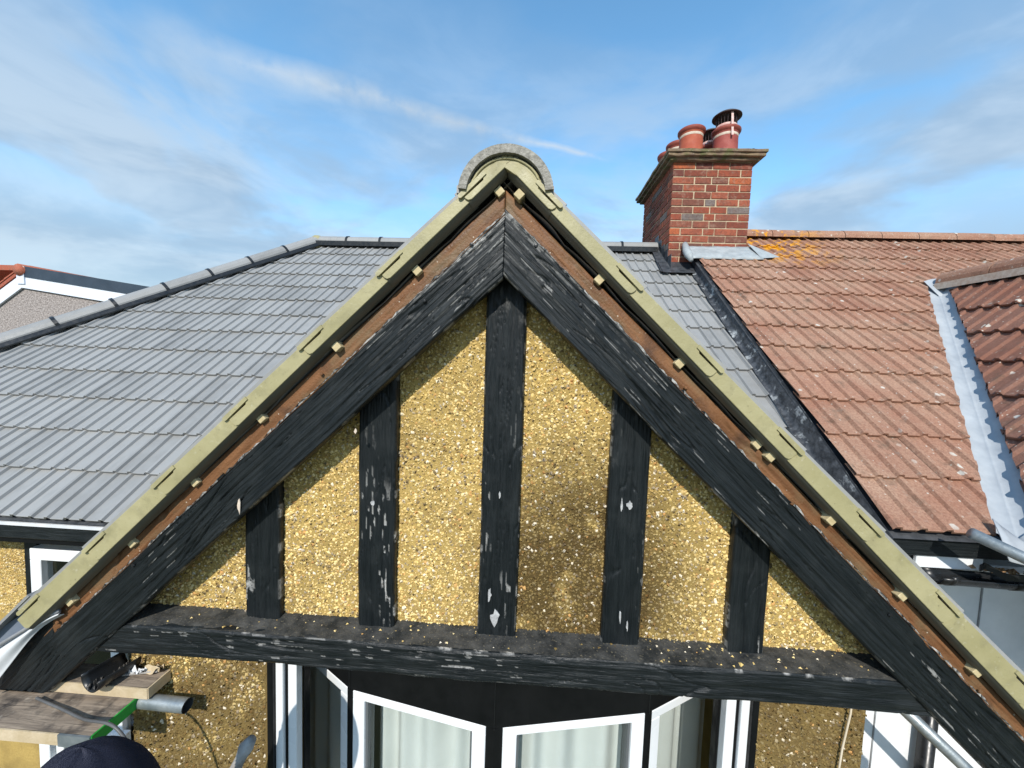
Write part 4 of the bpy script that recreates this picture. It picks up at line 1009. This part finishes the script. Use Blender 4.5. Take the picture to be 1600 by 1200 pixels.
mb.grid(rows); gt = part(mb, 'gutter', BLACKP, nb, smooth=True); md = gt.modifiers.new('s', 'SOLIDIFY'); md.thickness = .004
for x, w_ in ((2.11, .03), (2.40, .06), (2.62, .05)):
    mb = MB(); z_ = -1.502-.02*(x-2.07)
    mb.grid([[(xx, .85+.055*math.cos(math.radians(a)), z_-.052*math.sin(math.radians(a))) for a in range(-10, 191, 20)] for xx in (x, x+w_)]); o = part(mb, 'gutter_bracket', BLACKP, gt, smooth=True); md = o.modifiers.new('s', 'SOLIDIFY'); md.thickness = .006
mb = MB(); rows = [[(2.22+.55*i/10, .80+.03*math.sin(i*1.7), -1.425-.022*i/2+.012*math.sin(i*2.3)-.03*j) for i in range(11)] for j in (0, 1)]; mb.grid(rows); o = part(mb, 'torn_eaves_felt', BLACKP, nb); md = o.modifiers.new('s', 'SOLIDIFY'); md.thickness = .005
mb = MB()
for k in range(26):
    x = rnd.uniform(2.24, 2.5); r_ = rnd.uniform(.006, .016); y = .84+rnd.uniform(-.02, .02); z = -1.465-.03*(x-2.24)
    mb.add([(x-r_, y-r_, z), (x+r_, y-r_*.6, z), (x, y+r_, z), (x+r_*.3, y, z+r_)], [(0, 1, 3), (1, 2, 3), (2, 0, 3)])
o = part(mb, 'gutter_debris', simple('dry_leaf_litter', (.25, .13, .06), (.38, .24, .12), 60, .9), nb); o['kind'] = 'stuff'
mb = MB(); mb.tube([(2.335, 1.045, -6.5), (2.335, 1.045, -2.2)], .036, 14); mb.tube([(2.335, 1.045, -2.35), (2.335, 1.045, -2.27)], .043, 14); part(mb, 'downpipe', BLACKP, nb, smooth=True)

# ================================================================== FAR HOUSE (left, behind the hip)
fh = thing('distant_house', (-13, 11, -6.6), 'grey pebbledashed house with white bargeboards beyond the hipped roof', 'house')
AX, AZ, FY = -14.05, .95, 9.0
LX, LZ, RX, RZ = -18.5, -2.1, -8.6, .24
mb = MB(); mb.prism([(LX, FY, -6.6), (RX, FY, -6.6), (RX, FY, RZ), (AX, FY, AZ), (LX, FY, LZ)], (0, 5, 0)); part(mb, 'gable_wall', FARW, fh)
def band(a, b, dz0, dz1, y0, y1): 
    m_ = MB(); m_.prism([(a[0], y0, a[1]+dz0), (b[0], y0, b[1]+dz0), (b[0], y0, b[1]+dz1), (a[0], y0, a[1]+dz1)], (0, y1-y0, 0)); return m_
PALEB = simple('white_bargeboard', (.66, .70, .78), (.74, .78, .85), 2, .5)
part(band((AX, AZ), (RX, RZ), .0, .31, FY-.06, FY-.005), 'bargeboard', PALEB, fh); part(band((LX, LZ), (AX-.002, AZ), .0, .36, FY-.06, FY-.005), 'bargeboard', PALEB, fh)
mb = MB(); mb.box((AX-.10, FY-.09, AZ+.10), (AX+.12, FY-.062, AZ+.46)); part(mb, 'apex_block', PALEB, fh)
DVERGE = simple('slate_blue_verge', (.025, .04, .06), (.04, .058, .082), 3, .5)
part(band((AX+.12, AZ-.02), (RX, RZ), .312, .60, FY-.08, FY+4.9), 'flat_roof_edge', DVERGE, fh)
REDF = m_tile_red('far_red_tile', (.42, .10, .06), (.48, .14, .08), (.40, .16, .10))
part(band((LX, LZ), (AX-.05, AZ), .362, .50, FY-.08, FY+4.9), 'tiled_roof', REDF, fh)
mb = MB()
for k in range(9):
    t0 = k/9*1.0; xx = AX-.1-k*.35; zz = AZ-(AZ-LZ)/(AX-LX)*(AX-xx); mb.prism([(xx, FY-.10, zz+.50), (xx-.36, FY-.10, zz+.50-.245), (xx-.36, FY-.10, zz+.50-.20), (xx, FY-.10, zz+.53)], (0, 4.9, 0))
part(mb, 'tile_course', REDF, fh)
mb = MB(); mb.tube([(AX+.0, FY-.12, AZ+.48), (AX+.0, FY+4.9, AZ+.48)], .16, 12); part(mb, 'ridge_tile', REDF, fh, smooth=True)
mb = MB(); mb.prism([(LX+.2, FY+.2, AZ+.66), (AX-.1, FY+.2, AZ+.66), (AX-.1, FY+.2, AZ+.52), (LX+.2, FY+.2, AZ+.50)], (0, 4, 0)); part(mb, 'rear_roof', REDF, fh)

# ================================================================== SCAFFOLD AND LOOSE THINGS
def plank(x0, x1, y0, y1, zt, th, label, green=True):
    t = thing('scaffold_board', ((x0+x1)/2, (y0+y1)/2, zt-th), label, 'scaffold board', 'scaffold boards at the foot of the gable')
    n1_, n2_ = 90, 14; Sg, Tg = np.meshgrid(np.linspace(x0, x1-.002, n1_), np.linspace(y0+.002, y1-.002, n2_), indexing='ij')
    Pz = np.stack([Sg, Tg, zt+(fbm2(Sg*9, Tg*110, 3+int(abs(x1*100)), 3)-.5)*.004], -1)
    mb = MB(); mb.grid(Pz); mb.add([(x0, y0+.002, zt-th), (x1-.002, y0+.002, zt-th), (x1-.002, y1-.002, zt-th), (x0, y1-.002, zt-th)], [(0, 1, 2, 3)]); mb.add([(x0, y1-.002, zt-th), (x1-.002, y1-.002, zt-th), (x1-.002, y1-.002, zt), (x0, y1-.002, zt)], [(0, 1, 2, 3)])
    part(mb, 'top_face', BOARD, t, smooth=True)
    mb = MB(); mb.box((x0, y0-.002, zt-th), (x1-.10 if green else x1, y0+.002, zt-.001)); part(mb, 'front_edge', BOARDE, t)
    mb = MB(); mb.box((x1-.002, y0, zt-th), (x1+.003, y1, zt-.0005)); part(mb, 'painted_end' if green else 'sawn_end', GREENP if green else BOARDE, t)
    if green:
        mb = MB(); mb.box((x1-.10, y0-.004, zt-th-.001), (x1, y0+.002, zt-.0005)); part(mb, 'end_band', GALV, t)
    return t
plank(-3.2, -1.145, -.0615, .084, -1.6847, .036, 'lower scaffold board with bright green painted end under the gable foot')
plank(-3.2, -1.102, .0638, .1406, -1.6463, .036, 'upper scaffold board with bare sawn end lying against the pebbledash', False)
plank(-3.4, -1.42, -.16, -.03, -2.03, .036, 'lowest scaffold board with green end in the bottom left corner')
# transom tube poking out under the boards
def tube_thing(name, p0, p1, r_, matl, label, cat='scaffold tube', group='scaffold tubes', open_end=True):
    p0, p1 = Vector(p0), Vector(p1); t = thing(name, tuple(p0), label, cat, group)
    mb = MB(); mb.tube([p0, p1], r_, 18, cap=not open_end); part(mb, 'tube_wall', matl, t, smooth=True)
    if open_end:
        d = (p1-p0).normalized(); mb = MB(); mb.tube([p1-d*.10, p1+d*.0005], r_*.86, 18, cap=False); part(mb, 'tube_bore', simple('dark_bore', (.03, .03, .03), (.05, .05, .05), 9, .8), t, smooth=True)
    return t
tube_thing('scaffold_tube', (-1.591, .0985, -1.716), (-.981, .078, -1.708), .0215, GALV, 'short galvanised tube end poking out beneath the sawn board end')
tube_thing('scaffold_tube', (3.3, .30, -1.80), (2.055, .70, -1.237), .0245, GALV, 'blue grey scaffold tube crossing in front of the lead valley foot', open_end=False)
tube_thing('scaffold_tube', (2.9, .60, -3.0), (1.80, .72, -2.03), .026, GALV, 'diagonal galvanised brace below the right end of the beam', open_end=False)
# weathered pole end near the bay
mb = MB(); mb.tube([(-.90, -.10, -2.4), (-.752, -.02, -1.82), (-.722, .0, -1.745), (-.706, .005, -1.722)], [.022, .023, .022, .013], 14); solo(mb, 'timber_pole', WOODPOLE, 'grey weathered pole end standing beside the bay window', 'pole', (-.9, -.1, -2.4), True)
# offcut of black gutter on the boards
gl = thing('gutter_offcut', (-1.26, .07, -1.646), 'short dirty black gutter offcut lying on the scaffold boards', 'gutter')
d0, d1 = Vector((-1.258, .030, -1.600)), Vector((-1.232, .138, -1.600)); dd = (d1-d0).normalized(); sd_ = dd.cross(Vector((0, 0, 1)))
mb = MB(); mb.grid([[tuple(p+sd_*.044*math.cos(math.radians(a))+Vector((0, 0, -.042*math.sin(math.radians(a))))) for a in range(-6, 187, 12)] for p in [d0.lerp(d1, k/6) for k in range(7)]]); o = part(mb, 'channel', BLACKP, gl, smooth=True); md = o.modifiers.new('s', 'SOLIDIFY'); md.thickness = .004
mb = MB()
for k in range(60):
    p = d0.lerp(d1, rnd.random())+sd_*rnd.uniform(-.03, .03); r_ = rnd.uniform(.003, .009); z = -1.634
    mb.add([(p.x-r_, p.y, z), (p.x+r_, p.y-r_, z), (p.x, p.y+r_, z), (p.x, p.y, z+r_)], [(0, 1, 3), (1, 2, 3), (2, 0, 3)])
o = part(mb, 'silt', simple('dark_silt', (.02, .02, .018), (.12, .11, .10), 90, .9), gl); o['kind'] = 'stuff'
# torn scraps on the boards
for k, (x, y, s_, sd) in enumerate(((-1.180, .106, .028, 1), (-1.135, .116, .030, 2))):
    q = random.Random(sd); mb = MB(); mb.grid([[(x+s_*(i/5-.5)*2*q.uniform(.7, 1.1), y+s_*.6*(j/4-.5), -1.641+q.uniform(0, .030)) for j in range(5)] for i in range(6)])
    solo(mb, 'membrane_scrap', WHITEM if k == 0 else BOARDE, 'crumpled white scrap nearest the gutter offcut on the boards' if k == 0 else 'crumpled pale scrap at the back corner of the sawn board', 'scrap', (x, y, -1.646), False)
mb = MB(); mb.prism([(-1.2345, 0.093, -1.6426), (-1.1202, 0.1131, -1.6353), (-1.1175, 0.1186, -1.6335), (-1.2345, 0.104, -1.6408)], (0, 0, .005)); solo(mb, 'wood_splinter', WOODPOLE, 'thin brown splinter lying across the sawn board', 'splinter', (-1.18, .10, -1.643))
# cable drooping from the boards
pts = [(-1.44, .03, -1.676), (-1.373, .014, -1.676), (-1.30, -.003, -1.672), (-1.19, -.035, -1.672), (-1.075, -.066, -1.625), (-1.02, -.072, -1.672), (-.965, -.08, -1.786), (-.935, -.085, -1.93), (-.93, -.09, -2.3)]
cv = bpy.data.curves.new('cable', 'CURVE'); cv.dimensions = '3D'; cv.bevel_depth = .0042; cv.bevel_resolution = 3
sp = cv.splines.new('NURBS'); sp.points.add(len(pts)-1); sp.use_endpoint_u = True; sp.order_u = 4
for p_, q in zip(sp.points, pts): p_.co = (*q, 1)
tmp = bpy.data.objects.new('tmp', cv); COL.objects.link(tmp); dg = bpy.context.evaluated_depsgraph_get(); dg.update()
me = bpy.data.meshes.new_from_object(tmp.evaluated_get(dg)); bpy.data.objects.remove(tmp)
cb = bpy.data.objects.new('cable', me); COL.objects.link(cb); me.materials.clear(); me.materials.append(simple('grey_cable', (.07, .07, .07), (.11, .11, .11), 20, .5)); cb['label'] = 'thin dark cable drooping off the scaffold boards'; cb['category'] = 'cable'
# wire down the right lower wall
mb = MB(); mb.tube([(1.1276, 0.1278, -1.5092), (1.123, 0.1259, -1.6006), (1.112, 0.1296, -1.7194), (1.1029, 0.1296, -1.8748), (1.0965, 0.1296, -2.4233)], .0030, 8); solo(mb, 'wall_wire', simple('cream_wire', (.62, .52, .38), (.70, .60, .46), 20, .6), 'pale wire running down the pebbledash right of the bay', 'wire', (1.0965, .13, -2.42), True)
# dark fleece at the bottom left corner
mb = MB(); rows = []; C_ = Vector((-.672, -.45, -1.420))
for i in range(33):
    th = math.pi*i/32*.62; row = []
    for j in range(49):
        ph = 2*math.pi*j/48; wob_ = 1+.05*(fbm2(np.array(math.cos(ph)*2+5), np.array(math.sin(ph)*2+th*3), 7, 3)-.5)
        row.append((C_.x+.112*wob_*math.sin(th)*math.cos(ph)*(1+.15*math.cos(th)), C_.y+.105*wob_*math.sin(th)*math.sin(ph), C_.z+.162*math.cos(th)*wob_-.02*math.sin(th)))
    rows.append(row)
mb.grid(rows); solo(mb, 'dark_fleece', NAVY, 'soft dark navy fleece rising into the bottom left corner', 'fabric', (-.65, -.45, -1.5), True)
